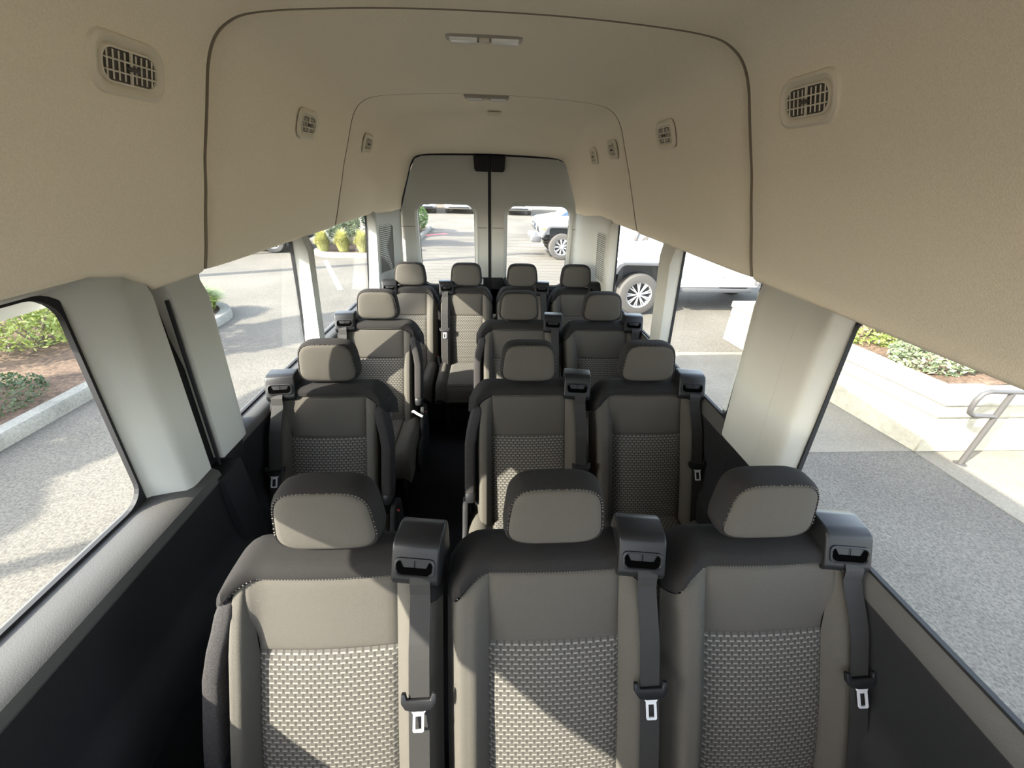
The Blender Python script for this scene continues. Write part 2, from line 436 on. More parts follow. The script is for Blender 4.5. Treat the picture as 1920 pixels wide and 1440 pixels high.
def window(idx, side, Y0, Y1, z0, z1, rad, label, tilt=0):
    root = struct('window_%d' % idx, label)
    mb = MB(); X = lambda z, Y: side*(hgl(z, Y, side)+.006)
    mb.grid(lambda u, v: (X(z0-.03+v*(z1-z0+.06), Y0+u*(Y1-Y0)), Y0-.03+u*(Y1-Y0+.06+tilt), z0-.03+v*(z1-z0+.06)), 4, 4)
    mb.build('glass_pane', M['glass'], root)
    a = rrect(Y0-.004, Y1+.004, z0-.008, z1+.004, .004); b = rrect(Y0+.003, Y1-.003, z0+.002, z1-.003, rad)
    mb = MB(); n = len(a); V = []
    for P, off in ((a, .0), (a, -.010), (b, -.010), (b, .003)): V += [(side*(hgl(z, Y, side)+off), Y+(tilt*(z1-z)/(z1-.895) if Y > (Y0+Y1)/2 else 0), z) for Y, z in P]
    F = [(j*n+i, j*n+(i+1) % n, (j+1)*n+(i+1) % n, (j+1)*n+i) for j in range(3) for i in range(n)]
    mb.add(V, F); mb.build('rubber_seal', M['rubber'], root, smooth=False)
    return root
wl = struct('wall_left', 'near-side van wall with light pillar trims above charcoal panels')
wr = struct('wall_right', 'far-side van wall with light pillar trims above charcoal panels')
# left: sliding door panel, then two fixed windows
ZSH = 1.54
surround(-1, (-.28, .835), .04, .10, (-.42, 1.022), 1.540, .06, wl, ctop=.015, tilt=.035)
ZSH = 1.465
surround(-1, (1.285, 1.94), .060, .03, (1.088, 2.02), 1.56, .04, wl, tilt=.065)
surround(-1, (2.045, 3.11), .010, .03, (2.0205, 3.17), 1.56, .03, wl, tilt=.07)
surround(1, (-.15, .868), .04, .035, (-.35, 1.00), 1.505, .03, wr)
surround(1, (1.255, 1.857), .065, .012, (1.0005, 1.93), 1.56, .05, wr)
surround(1, (2.09, 2.87), .09, .03, (1.9305, 2.93), 1.56, .03, wr)
ZSH = 1.54
window(1, -1, -.28, .835, .925, 1.540, .06, 'large sliding door window nearest the camera', tilt=.035)
ZSH = 1.465
window(2, -1, 1.285, 1.94, .900, 1.56, .04, 'middle window on the sliding door side', tilt=.065)
window(3, -1, 2.045, 3.11, .898, 1.56, .03, 'rear side window on the sliding door side', tilt=.07)
window(4, 1, -.15, .868, .925, 1.505, .05, 'large side window looking on the concrete ramp wall')
window(5, 1, 1.255, 1.857, .93, 1.56, .04, 'middle side window looking on the white off-roader doors')
window(6, 1, 2.09, 2.87, .935, 1.56, .03, 'rear side window looking on the white off-roader wheel')
# dark rebate behind the sliding door edge
mb = MB(); mb.grid(lambda u, v: (-(hin(.3+v*1.25, 1)+.035), 1.0+u*.11, .3+v*1.25), 1, 4, flip=False); mb.build('door_gap', M['rubber'], wl); MB().box(-.99, -.878, 1.0, 1.11, 0, .875).build('door_gap', M['rubber'], wl, smooth=False)
mb = MB(); mb.tube([(-(hin(z, 1)+.012), 1.075, z) for z in (.35, .6, .9, 1.2, 1.45)], .005, 8); mb.build('door_seal', M['rubber'], wl)
# lower panels with sill ledge and relief
def lower(side, Y0, Y1, prof, name, mat, parent):
    mb = MB(); n = len(prof)-1
    mb.grid(lambda u, v: (side*(prof[int(round(v*n))][0]-taper(Y0+u*(Y1-Y0))), Y0+u*(Y1-Y0), prof[int(round(v*n))][1]), 24, n, flip=side < 0)
    return mb.build(name, mat, parent)
SILL = [(.972, .90), (.968, .934), (.958, .937), (.930, .926), (.903, .915), (.893, .905), (.890, .885)]
LOWP = [(.890, .885), (.892, .870), (.898, .82), (.900, .74), (.903, .66), (.895, .60), (.872, .57), (.865, .52), (.868, .44), (.885, .40), (.905, .36), (.912, .25), (.912, 0)]
for side, par in ((-1, wl), (1, wr)):
    if side < 0:
        SL1 = [(1.032, .88), (1.030, .916), (1.0, .919), (.945, .912), (.908, .902), (.894, .893), (.890, .862)]; SL2 = [(1.032, .856), (1.03, .892), (1.0, .895), (.968, .890), (.950, .883), (.940, .873), (.936, .855)]
        LP2 = [(.936, .858), (.938, .82)]+[(min(.945, a+.040), b) for a, b in LOWP[3:]]
        lower(side, -.35, 1.022, SL1, 'window_sill', M['sill'], par); lower(side, 1.088, 3.3, SL2, 'window_sill', M['sill'], par)
        lower(side, -.35, 1.022, [(.890, .865)]+[(.898, .82)]+[(a, b) for a, b in LOWP[3:]], 'lower_panel', M['dark'], par); lower(side, 1.088, 3.5, LP2, 'lower_panel', M['dark'], par)
    else:
        lower(side, -.35, 3.3, [(.972, .884), (.968, .918), (.958, .921), (.950, .908), (.942, .888), (.938, .866)], 'window_sill', M['sill'], par); lower(side, -.35, 3.5, [(.938, .868), (.940, .82)]+[(min(.947, a+.042), b) for a, b in LOWP[3:]], 'lower_panel', M['dark'], par)
    for Ya, Yb in (((1.09, 1.225), (1.95, 2.085)) if side < 0 else ((.89, 1.19), (1.87, 2.0))):
        mb = MB(); mb.grid(lambda u, v: (side*((hin(.897, Ya)+.002)*v+(.938-taper(Ya))*(1-v)+.03*smooth01(abs(2*u-1)*3-2)), Ya+u*(Yb-Ya), .74+v*.157), 16, 4, flip=side < 0)
        mb.build('pillar_foot', M['dark'], par)
    MB().box(min(side*.985, side*1.01), max(side*.985, side*1.01), .95, 1.33, .80, 1.47, .004, 1).build('hidden_pillar', M['skin'], par)  # unseen, added behind the trim to shade the second row's left seat
    # outside skin below the windows
    mb = MB(); mb.grid(lambda u, v: (side*1.03, -1.6+u*5.2, -.35+v*(1.19 if side < 0 else 1.22)), 1, 1); mb.build('outer_skin', M['skin'], par)
    # rear quarter trim curving in to the door opening
    Ys = 3.16 if side < 0 else 2.92
    def q(u, v, side=side, Ys=Ys):
        z = .90+v*.66; Y = Ys+u*(3.52-Ys)
        x0 = hin(z, Ys); x1 = .735+(1.5-z)*.05
        t = u; bl = smooth01((t-.25)/.75)
        return (side*(x0*(1-bl)+x1*bl), Y, z)
    mb = MB(); mb.grid(q, 20, 8, flip=side < 0); mb.build('quarter_trim', M['trim'], par)
    # ribbed air grille on the quarter trim
    gy0, gy1 = (3.20, 3.40) if side < 0 else (2.97, 3.17)
    g = thing('vent_grille', 'tall ribbed grille in the %s quarter panel beside the rear doors' % ('left' if side < 0 else 'right'), 'vent grille', (0, 0, 0))
    mb = MB(); P = rrect(gy0, gy1, 1.03, 1.40, .03)
    n = len(P); ins = rrect(gy0+.006, gy1-.006, 1.036, 1.394, .025)
    xs = side*(hin(1.2, Ys)-.006)
    def XX(Y, z, off): 
        u = (Y-Ys)/(3.52-Ys); return q(u, (z-.9)/.66)[0]-side*off
    V = [(XX(Y, z, 0), Y, z) for Y, z in P]+[(XX(Y, z, .006), Y, z) for Y, z in P]+[(XX(Y, z, .006), Y, z) for Y, z in ins]+[(XX(Y, z, .001), Y, z) for Y, z in ins]
    F = [(j*n+i, j*n+(i+1) % n, (j+1)*n+(i+1) % n, (j+1)*n+i) for j in range(3) for i in range(n)]
    mb.add(V, F); mb.build('frame', M['trim_edge'], g)
    mb = MB(); mb.add([(XX(Y, z, .0015), Y, z) for Y, z in ins], [tuple(range(n))]); mb.build('backing', M['vane'], g)
    for k in range(24):
        z = 1.045+k*.0148
        xa_, xb_ = XX(gy0+.012, z, .004), XX(gy1-.012, z, .004); ym = (gy0+gy1)/2
        if 'slat' not in CACHE: CACHE['slat'] = MB().box(-.004, .004, -.088, .088, -.0035, .0035, .001, 1).mesh('slat', M['trim'])
        o = bpy.data.objects.new('slat', CACHE['slat']); link(o, g); o.location = ((xa_+xb_)/2*.6+XX(ym, z, .004)*.4, ym, z)
        o.rotation_euler = (0, 0, -math.atan2(xb_-xa_, gy1-gy0-.024))

# --- floor ------------------------------------------------------------------
fl = struct('floor', 'dark vinyl van floor')
MB().box(-.93, .93, -1.6, 3.56, -.05, 0).build('floor_vinyl', M['carpet'], fl, smooth=False)
MB().box(-.90, .90, 2.62, 3.56, 0, .16, .01).build('rear_step', M['blue_step'], fl)
# cab front below the windscreen
tr = struct('trim_1', 'front bulkhead of the cab')
MB().box(-.98, .98, -1.95, -1.6, -.05, .95, .04).build('bulkhead', M['dark'], tr)

for side, par in ((-1, wl), (1, wr)):
    MB().box(min(side*.93, side*.99), max(side*.93, side*.99), -1.6, -.35, 0, .98, .02).build('cab_door_panel', M['dark'], par)
    MB().box(min(side*.88, side*.97), max(side*.88, side*.97), -.50, -.42, .9, 1.62, .02).build('cab_pillar', M['trim'], par)
    MB().prism([(-1.6, .95), (-1.5, .95), (-1.05, 1.60), (-1.2, 1.66)], min(side*.86, side*.97), max(side*.86, side*.97), 'x', bev=.01).build('cab_pillar', M['trim'], par)
MB().box(-.97, .97, -1.32, -1.2, 1.86, 2.15, .02).build('windscreen_header', M['headliner'], tr)
mb = MB(); mb.grid(lambda u, v: ((-1+2*u)*.95, -1.95-v*1.1, .93-.30*v*v-.04*(2*u-1)**2), 10, 8); mb.build('bonnet', M['skin'], tr)  # out of view, added to bounce sunlight up onto the headliner
# --- rear doors ---------------------------------------------------------------
def ray_poly(c, d, poly):
    best = None
    for (x1, y1), (x2, y2) in zip(poly, poly[1:]+poly[:1]):
        ex, ey = x2-x1, y2-y1; den = d[0]*ey-d[1]*ex
        if abs(den) < 1e-9: continue
        t = ((x1-c[0])*ey-(y1-c[1])*ex)/den; s_ = ((x1-c[0])*d[1]-(y1-c[1])*d[0])/den
        if t > 0 and -1e-6 <= s_ <= 1+1e-6 and (best is None or t < best): best = t
    return (c[0]+d[0]*best, c[1]+d[1]*best)
YD = 3.53
def rear_door(idx, poly, hole, rad, label, hinge):
    root = struct('door_%d' % idx, label)
    x0, x1, z0, z1 = hole
    H = rrect(x0, x1, z0, z1, rad, 10)
    H2 = rrect(x0-.022, x1+.022, z0-.02, z1+.022, rad+.02, 10)
    c = ((x0+x1)/2, (z0+z1)/2)
    extra = []
    # match outer by direction, plus corners
    ang = sorted([math.atan2(b-c[1], a-c[0]) for a, b in H2]+[math.atan2(b-c[1], a-c[0]) for a, b in poly])
    O = []; I2 = []; I1 = []; I0 = []
    for a in ang:
        d = (math.cos(a), math.sin(a)); O.append(ray_poly(c, d, poly)); I2.append(ray_poly(c, d, H2)); I1.append(ray_poly(c, d, H)); 
    n = len(ang); rings = [(I1, YD+.045), (I1, YD+.012), (I2, YD-.004), (I2, YD), (O, YD)]
    mb = MB(); V = []
    for P, Y in rings: V += [(a, Y, b) for a, b in P]
    F = [(j*n+i, j*n+(i+1) % n, (j+1)*n+(i+1) % n, (j+1)*n+i) for j in range(4) for i in range(n)]
    mb.add(V, F)
    o = mb.build('door_panel', M['trim'], root)
    o.data.materials.append(M['dark'])
    for pg in o.data.polygons:
        if all(o.data.vertices[i].co.z < .955 for i in pg.vertices): pg.material_index = 1
    xa, xb = min(a for a, b in poly), max(a for a, b in poly)
    # dark lower skin of the door, split at the pull line
    for (u0, u1) in ((xa, x0-.024), (x1+.024, xb)):
        MB().box(u0, u1, YD-.010, YD+.004, .60, .945, .004).build('lower_skin', M['dark'], root)
    MB().box(xa, xb, YD-.010, YD+.004, .0, z0-.02, .004).build('lower_skin', M['dark'], root)
    # moulded joint line across the door
    for (u0, u1) in ((xa+.01, x0-.024), (x1+.024, xb-.01)):
        MB().box(u0, u1, YD-.0015, YD+.002, 1.362, 1.366).build('joint_line', M['vane'], root, smooth=False)
    mb = MB(); mb.add([(a, YD+.045, b) for a, b in H], [tuple(range(len(H)))]); mb.build('glass_pane', M['glass'], root, smooth=False)
    ins = rrect(x0+.008, x1-.008, z0+.008, z1-.008, rad-.006, 10); n = len(H)
    mb = MB(); mb.add([(a, YD+.040, b) for a, b in H]+[(a, YD+.040, b) for a, b in ins], [(i, (i+1) % n, n+(i+1) % n, n+i) for i in range(n)]); mb.build('rubber_seal', M['rubber'] if z1 < 0 else M['trim_edge'], root, smooth=False)
    mb = MB()
    k = 0; z = z0+.03
    while z < z1-.22:
        mb.box(x0+.012, x1-.012, YD+.042, YD+.0435, z, z+.0012); z += .026
    mb.build('heating_wires', plain('defroster_wire', (.45, .33, .22), .6) if 'dw' not in M else M['dw'], root, smooth=False)['kind'] = 'stuff'
    return root
M['dw'] = plain('defroster_wire', (.45, .33, .22), .6)
pl_ = [(-.012, 1.898), (-.45, 1.888), (-.53, 1.883), (-.585, 1.862), (-.625, 1.79), (-.70, 1.58), (-.745, 1.45), (-.765, .60), (-.012, .60)]
pr_ = [(.012, 1.898), (.012, .60), (.785, .60), (.77, 1.45), (.72, 1.58), (.64, 1.79), (.60, 1.862), (.55, 1.883), (.46, 1.888)]
d1 = rear_door(1, pl_[::-1], (-.605, -.125, .865, 1.545), .085, 'left rear cargo door with a rounded window', -1)
d2 = rear_door(2, pr_[::-1], (.145, .690, .865, 1.545), .085, 'right rear cargo door with a rounded window', 1)
# black rubber behind the doors closes the opening
tb = struct('trim_2', 'black door seal between and around the rear doors')
MB().box(-.012, .012, YD-.006, YD+.05, 0, 1.93, .003).build('centre_seal', M['rubber'], tb)
mb = MB(); pts = [(-.78, 1.0), (-.755, 1.45), (-.71, 1.58), (-.633, 1.80), (-.592, 1.868), (-.535, 1.890), (-.45, 1.896), (0, 1.906), (.46, 1.896), (.555, 1.890), (.607, 1.868), (.648, 1.80), (.73, 1.58), (.78, 1.45), (.80, 1.0)]
mb.tube([(a, YD+.004, b) for a, b in pts], .010, 8); mb.build('opening_seal', M['rubber'], tb)
mb = MB()
for (a, b), (c_, d_) in zip(pts, pts[1:]): mb.add([(a, YD+.01, b), (c_, YD+.01, d_), (c_*1.12, YD+.01, d_+.06 if d_ > 1.3 else d_), (a*1.12, YD+.01, b+.06 if b > 1.3 else b)], [(0, 1, 2, 3)])
mb.build('body_rebate', M['rubber'], tb)
for sx in (-1, 1):
    mb = MB(); mb.prism([(sx*.014, 1.90), (sx*.125, 1.892), (sx*.120, 1.80), (sx*.108, 1.785), (sx*.014, 1.785)], YD-.05, YD, bev=.006); mb.build('latch_cover', M['rubber'], d1 if sx < 0 else d2)
mb = MB(); mb.box(-.006, .006, YD-.055, YD-.05, 1.80, 1.89, .002); mb.build('latch_strip', M['gloss'], d2)
st = tag(MB().box(-.100, -.058, YD-.013, YD-.0105, .885, .935).build('sticker', M['sticker'], smooth=False), 'small pale data sticker on the dark lower part of the rear doors', 'sticker')
mb = MB()
for k in range(7): mb.box(-.096, -.064-.004*(k % 3), YD-.0138, YD-.013, .890+k*.006, .892+k*.006)
mb.build('printed_lines', M['print'], st, smooth=False)

# --- air vents -------------------------------------------------------------------
def vent(side, Y, z, label, d):
    half = profile(d); tabz = sorted([(b, a) for a, b in half if b < 2.07])
    x = interp(tabz, z); x2 = interp(tabz, z+.04); x1 = interp(tabz, z-.04)
    t = Vector((side*(x2-x1), 0, .08)).normalized()      # up along the surface
    a = Vector((0, 1, 0)); nrm = (a.cross(t) if side < 0 else t.cross(a)).normalized()
    if nrm.x*side > 0: nrm = -nrm
    mw = Matrix((a, t, nrm)).transposed().to_4x4(); mw.translation = Vector((side*x, Y, z))+nrm*(.003 if Y < 1.2 else .007)
    root = bpy.data.objects.new('air_vent', None); link(root); root.matrix_world = mw
    tag(root, label, 'air vent', 'air vents in the headliner sides')
    W, Hh = .078, .040
    def frame():
        mb = MB(); rg = []
        for e, zz, rad in ((.012, -.004, .036), (.010, .003, .035), (.004, .006, .032), (-.004, .003, .028), (-.008, -.001, .026), (-.010, .004, .025), (-.013, .004, .022), (-.014, -.004, .02)):
            rg.append([(a_, b_, zz) for a_, b_ in rrect(-W-e, W+e, -Hh-e, Hh+e, rad)])
        n = len(rg[0]); mb.add([q for k in rg for q in k], [(j*n+i, j*n+(i+1) % n, (j+1)*n+(i+1) % n, (j+1)*n+i) for j in range(len(rg)-1) for i in range(n)]); return mb
    cached('vframe', frame, 'frame', M['vent'], root)
    cached('vback', lambda: MB().add([(a_, b_, .0002) for a_, b_ in rrect(-W+.012, W-.012, -Hh+.012, Hh-.012, .02)], [tuple(range(28))]), 'backing', M['vane'], root)
    for k, yy in enumerate((-.0095, .0095)):
        o = cached('vslat', lambda: MB().box(-.063, .063, -.0014, .0014, .002, .0065, .0006, 1), 'slat', M['vent'], root); o.location = (0, yy, 0)
    for k in range(-4, 5):
        if k == 0: continue
        o = cached('vvane', lambda: MB().box(-.0012, .0012, -.024, .024, .0005, .003), 'vane', M['vent'], root, False); o.location = (k*.0135, 0, 0); o.rotation_euler = (0, R(35), 0)
    cached('vrib', lambda: MB().box(-.002, .002, -.027, .027, .001, .0055, .0006, 1), 'centre_rib', M['vent'], root)
    cached('vtab', lambda: MB().box(-.013, .013, -.004, .004, .003, .010, .002, 2), 'thumb_tab', M['vane'], root)
vs_ = [(-1, 1.0, 1.942, 0, 'large air vent in the left headliner, nearest the camera'), (-1, 1.87, 1.93, .014, 'second air vent along the left headliner, between the two arches'),
       (-1, 2.76, 1.915, .017, 'third air vent along the left headliner, behind the second arch'), (-1, 3.28, 1.90, .004, 'last air vent on the left headliner, nearest the rear doors'),
       (1, 1.02, 1.94, 0, 'large air vent in the right headliner, nearest the camera'), (1, 1.83, 1.935, .014, 'second air vent along the right headliner, between the two arches'),
       (1, 2.64, 1.92, .02, 'third air vent along the right headliner, behind the second arch'), (1, 3.10, 1.90, .008, 'last air vent on the right headliner, nearest the rear doors')]
for s_, Y, z, d, lb in vs_: vent(s_, Y, z, lb, secd(Y))
# --- ceiling lamps ----------------------------------------------------------------
def lamp(Y, z, label, w=.115):
    root = thing('ceiling_light', label, 'ceiling light', (-.015, Y, z))
    mb = MB(); rg = []
    for e, zz, rad in ((.006, .006, .02), (.006, -.004, .02), (0, -.010, .016), (-.010, -.012, .012), (-.012, -.008, .012)): rg.append([(a_, b_, zz) for a_, b_ in rrect(-w-e, w+e, -.034-e, .034+e, rad)])
    n = len(rg[0]); F = [(j*n+i, j*n+(i+1) % n, (j+1)*n+(i+1) % n, (j+1)*n+i) for j in range(4) for i in range(n)]+[tuple(4*n+i for i in range(n))]
    mb.add([q for k in rg for q in k], F); mb.build('housing', plain('lamp_housing', (.33, .30, .25), .45), root)
    for s_ in (-1, 1): MB().box(s_*(w-.052)-.042, s_*(w-.052)+.042, -.024, .024, -.019, -.006, .006, 3).build('lens', M['lens'], root)
    MB().box(-.016, .016, -.018, .018, -.018, -.006, .003, 2).build('switch', M['vent'], root)
lamp(1.52, 2.142, 'large two-lens ceiling light behind the first arch'); lamp(2.56, 2.138, 'two-lens ceiling light just behind the second arch')
o = tag(MB().box(-.045, .045, -.03, .03, -.012, .008, .008, 3).build('ceiling_sensor', M['vent']), 'small flat oblong cover on the ceiling above the rear bench', 'ceiling cover'); o.location = (.03, 3.03, 2.118)

# ================================================================== SEATS
BASE = [(.20, -.290), (.30, -.280), (.45, -.242), (.60, -.175), (.70, -.122), (.85, -.045), (.95, 0), (1.0, .022)]
def base(z): 
    return (interp(BASE, z-.03)+interp(BASE, z)+interp(BASE, z+.03))/3
def front(x, z, hw):
    q = abs(x)/hw
    b = smooth01((q-.60)/.16)*(1-smooth01((q-.86)/.14)*.6)
    amp = .040*(1-smooth01((z-.80)/.13)*.75)
    y = base(z)-amp*b
    y += .055*max(0, (q-.88)/.12)**2
    y -= .006*math.cos(min(1, q/.6)*math.pi/2)
    return y
def dens(n):   # parameter values packed towards both ends
    e = [0, .012, .035, .08]; mid = [.08+(.84)*i/n for i in range(1, n)]
    return e+mid+[.92, .965, .988, 1]
def groove(u, v, wu, wv, g=.007, k=.006):
    d = min(u*wu, (1-u)*wu, v*wv, (1-v)*wv); return g*math.exp(-d/k)
def zs(x, hw): q = abs(x)/hw; return .928-.085*max(0, (q-.60)/.40)**2
def zt(x, hw): q = abs(x)/hw; return .966-.095*max(0, (q-.66)/.34)**2.2
Z0 = .27; ZM = .772
def inx(z, hw, flare, sgn):  # insert half width on one side
    w_ = .615*hw
    if sgn == flare and z > ZM: w_ += .026*smooth01((z-ZM)/.14)
    return w_
def patch(xl, xr, zl, zr, hw, nu, nv):
    mb = MB()
    def fn(u, v):
        z_ = zl+(zr-zl)*v if not callable(zr) else None
        if z_ is None:
            xm = xl(.8)+(xr(.8)-xl(.8))*u; top = zr(xm); z_ = zl+(top-zl)*v
        x = xl(z_)+(xr(z_)-xl(z_))*u
        W_ = abs(xr(z_)-xl(z_))
        return (x, front(x, z_, hw)+groove(u, v, W_, .25), z_)
    us, vs = dens(nu), dens(nv)
    mb.grid(fn, 0, 0, us, vs, uvfn=lambda u, v: (fn(u, v)[0], fn(u, v)[2]*1.06), flip=False)
    return mb
def bolster(sgn, hw, flare, armed=False):
    hb = hw-.034 if armed else hw       # narrower where the armrest folds up beside it
    def fx(x0, xi): return xi+(x0-xi)*(hw-xi)/(hb-xi)
    def fn(u, v):
        xi = inx(.8, hw, flare, sgn); x0 = xi+(hb-xi)*u
        top = zs(x0, hw)-.004; z_ = Z0+(top-Z0)*v
        xi = inx(z_, hw, flare, sgn); x0 = xi+(hb-xi)*u
        d = min(u*(hb-xi), v*.3, (1-v)*.3) if u < .9 else min(v*.3, (1-v)*.3)
        return (sgn*x0, front(fx(x0, xi), z_, hw)+.007*math.exp(-d/.006), z_)
    us = [0, .05, .12, .2]+[.2+.7*i/8 for i in range(1, 9)]+[.95, 1]
    mb = MB(); mb.grid(fn, 0, 0, us, dens(10), flip=sgn < 0)
    def sf(u, v):
        z_ = Z0+(zs(hb, hw)-Z0)*v
        y0 = front(hw, z_, hw); return (sgn*(hb+.004*math.sin(u*math.pi)), y0+(base(z_)+.06-y0)*u, z_)
    mb.grid(sf, 4, 10, flip=sgn < 0)
    return mb
def cap(hw):
    def fn(u, v):
        q = -1+2*u; x = hw*q; s_, t_ = zs(x, hw), zt(x, hw); y0 = front(x, s_, hw)
        pts = [(y0+.006, s_), (y0-.001, s_+.006), (y0+.004, s_+.6*(t_-s_)), (y0+.022, t_-.002), (.055, t_+.002), (.090, t_-.004), (.112, t_-.03), (.112, t_-.10)]
        k = v*(len(pts)-1); i = min(int(k), len(pts)-2); f = k-i
        P = lambda j: pts[max(0, min(len(pts)-1, j))]
        def cr(a, b, c_, d_, t): return .5*((2*b)+(-a+c_)*t+(2*a-5*b+4*c_-d_)*t*t+(-a+3*b-3*c_+d_)*t**3)
        y = cr(P(i-1)[0], P(i)[0], P(i+1)[0], P(i+2)[0], f); z = cr(P(i-1)[1], P(i)[1], P(i+1)[1], P(i+2)[1], f)
        return (x*(1+.01), y, z)
    mb = MB().grid(fn, 30, 22)
    for u in (0, 1):
        mb.add([fn(u, v/22) for v in range(23)], [tuple(range(23)) if u else tuple(range(23))[::-1]], [(0, 0)]*23)
    return mb
def shell(hw):
    def fn(u, v):
        z_ = .18+v*.72
        a = u*2*math.pi
        sx = math.copysign(abs(math.cos(a))**.35, math.cos(a)); sy = math.copysign(abs(math.sin(a))**.35, math.sin(a))
        k = .97
        return (hw*k*sx, base(z_)+.066+.046*sy, z_)
    mb = MB(); mb.grid(fn, 40, 8, flip=True)
    return mb
def stitches(hw):
    mb = MB(); n = int(2*hw/.0075)
    for i in range(n):
        x = -hw*.93+2*hw*.93*i/(n-1); z = zs(x, hw)+.007; y = front(x, z, hw)-.0035
        mb.box(x-.0016, x+.0016, y-.0006, y+.0016, z-.0008, z+.0010)
    return mb
def superring(w0, w1, z0, z1, yc, s, y, n=40):
    out = []; cz = (z0+z1)/2; h = (z1-z0)/2
    for k in range(n):
        a = 2*math.pi*k/n
        cx = math.copysign(abs(math.cos(a))**.48, math.cos(a)); sz = math.copysign(abs(math.sin(a))**.48, math.sin(a))
        wz = w0+(w1-w0)*((sz+1)/2)
        out.append((wz*cx*s, y+.018*(sz*s+1)/2, cz+h*sz*s))
    return out
def loft(rings, capa=True, capb=True):
    mb = MB(); n = len(rings[0]); V = [q for rg in rings for q in rg]
    F = [(j*n+i, j*n+(i+1) % n, (j+1)*n+(i+1) % n, (j+1)*n+i) for j in range(len(rings)-1) for i in range(n)]
    if capa: F.append(tuple(range(n))[::-1])
    if capb: F.append(tuple((len(rings)-1)*n+i for i in range(n)))
    return mb.add(V, F)
HZ0, HZ1 = .972, 1.148
def head_cover():
    rg = []
    for s, y in ((.90, -.046), (.935, -.048), (.975, -.040), (1.0, -.026), (1.0, .000), (.985, .012), (.92, .024), (.75, .030), (.4, .031)):
        rg.append(superring(.133, .112, HZ0, HZ1, 0, s, y))
    return loft(rg)
def head_face():
    rg = []
    for s, y in ((.02, -.0585), (.3, -.0580), (.6, -.0565), (.78, -.0545), (.86, -.0520), (.895, -.0485), (.90, -.044)):
        rg.append(superring(.133, .112, HZ0, HZ1, 0, s, y))
    return loft(rg)
def head_stitch():
    mb = MB(); R0 = superring(.133, .112, HZ0, HZ1, 0, .925, -.049, 200)
    # walk the outline at even steps
    pts = [Vector(q) for q in R0]; acc = 0; last = pts[0]
    for q in pts[1:]+pts[:1]:
        acc += (q-last).length; 
        if acc > .0072 and q.z > HZ0+.05: mb.box(q.x-.0014, q.x+.0014, q.y-.0004, q.y+.0015, q.z-.0006, q.z+.0006); acc = 0
        last = q
    return mb
def guide(): # belt guide body
    P = [(-.062, .890), (-.080, .902), (-.084, .920), (-.050, .985), (-.042, .995), (-.026, 1.000), (.022, 1.000), (.044, .99), (.050, .95), (.045, .890)]
    return MB().prism(P, -.057, .057, 'x', bev=.011, seg=3)
def gpt(a, q, off):   # point on the slanted face of the guide: q along the slope, off outwards
    return (a, -.0692+q*.464-off*.886, .9500+q*.886+off*.464)
def guide_face():
    mb = MB(); rg = []
    for e, off in ((.002, -.003), (.001, .0025), (-.003, .0035), (-.005, .0)): rg.append([gpt(a, b, off) for a, b in rrect(-.047-e, .047+e, -.021-e, .021+e, .013)])
    n = len(rg[0]); return mb.add([q for k in rg for q in k], [(j*n+i, j*n+(i+1) % n, (j+1)*n+(i+1) % n, (j+1)*n+i) for j in range(3) for i in range(n)])
def guide_slot():
    mb = MB(); P = [(-.043, .013), (-.034, .013), (-.027, -.001), (.027, -.001), (.034, .013), (.043, .013), (.040, -.011), (.030, -.017), (-.030, -.017), (-.040, -.011)]
    lo = [gpt(a, b, .0012) for a, b in P]; hi = [gpt(a, b, -.004) for a, b in P]; n = len(P)
    mb.add(lo+hi, [tuple(range(n))]+[(i, (i+1) % n, n+(i+1) % n, n+i) for i in range(n)])
    mb.add([gpt(a, b, .0014) for a, b in ((-.0008, -.004), (.0008, -.004), (.0008, .019), (-.0008, .019))], [(0, 1, 2, 3)])
    return mb
def web(hw, xs, ztop, zbot, drift):
    # webbing: hangs from the guide slot, lies against the back
    mb = MB(); N = 26; w_ = .0235; th = .0012
    pts = []
    for i in range(N+1):
        z_ = ztop+(zbot-ztop)*i/N
        lim = min(front(xs-.02, z_, hw), front(xs+.02, z_, hw), front(xs, z_, hw)) if z_ < .93 else 1
        y = min(-.018-.020*smooth01((.962-z_)/.03), lim-.010-.006*math.sin(i/N*math.pi))
        pts.append((y, z_))
    V = []
    for i, (y, z_) in enumerate(pts):
        dx = drift*i/N
        tw = .004*math.sin(i*.5)
        V += [(xs+dx-w_, y+tw*.3, z_), (xs+dx+w_, y-tw*.3, z_), (xs+dx+w_, y+th, z_), (xs+dx-w_, y+th, z_)]
    F = []
    for i in range(N):
        for k in range(4): F.append((i*4+k, i*4+(k+1) % 4, (i+1)*4+(k+1) % 4, (i+1)*4+k))
    return mb.add(V, F)
def tongue():
    P = [(-.040, .018), (-.040, -.002), (-.030, -.016), (-.012, -.020), (.012, -.020), (.030, -.016), (.040, -.002), (.040, .018), (.030, .018), (.027, .005), (-.027, .005), (-.030, .018)]
    return MB().prism(P, -.006, .006, 'y', bev=.0025, seg=2)
def plate():
    mb = MB(); rg = []
    for (e, y) in ((0, -.0015), (0, .0015), (-.0055, .0015), (-.0055, -.0015), (0, -.0015)): rg.append([(a, y, b) for a, b in rrect(-.0125-e, .0125+e, -.066-e, -.026+e, .004+max(e, -.003), 4)])
    n = len(rg[0]); mb.add([q for k in rg for q in k], [(j*n+i, j*n+(i+1) % n, (j+1)*n+(i+1) % n, (j+1)*n+i) for j in range(4) for i in range(n)])
    mb.prism([(-.018, -.017), (.018, -.017), (.0115, -.029), (-.0115, -.029)], -.0015, .0015); return mb
def armx(hw, z): return hw-.006-.030*smooth01((z-.74)/.15)
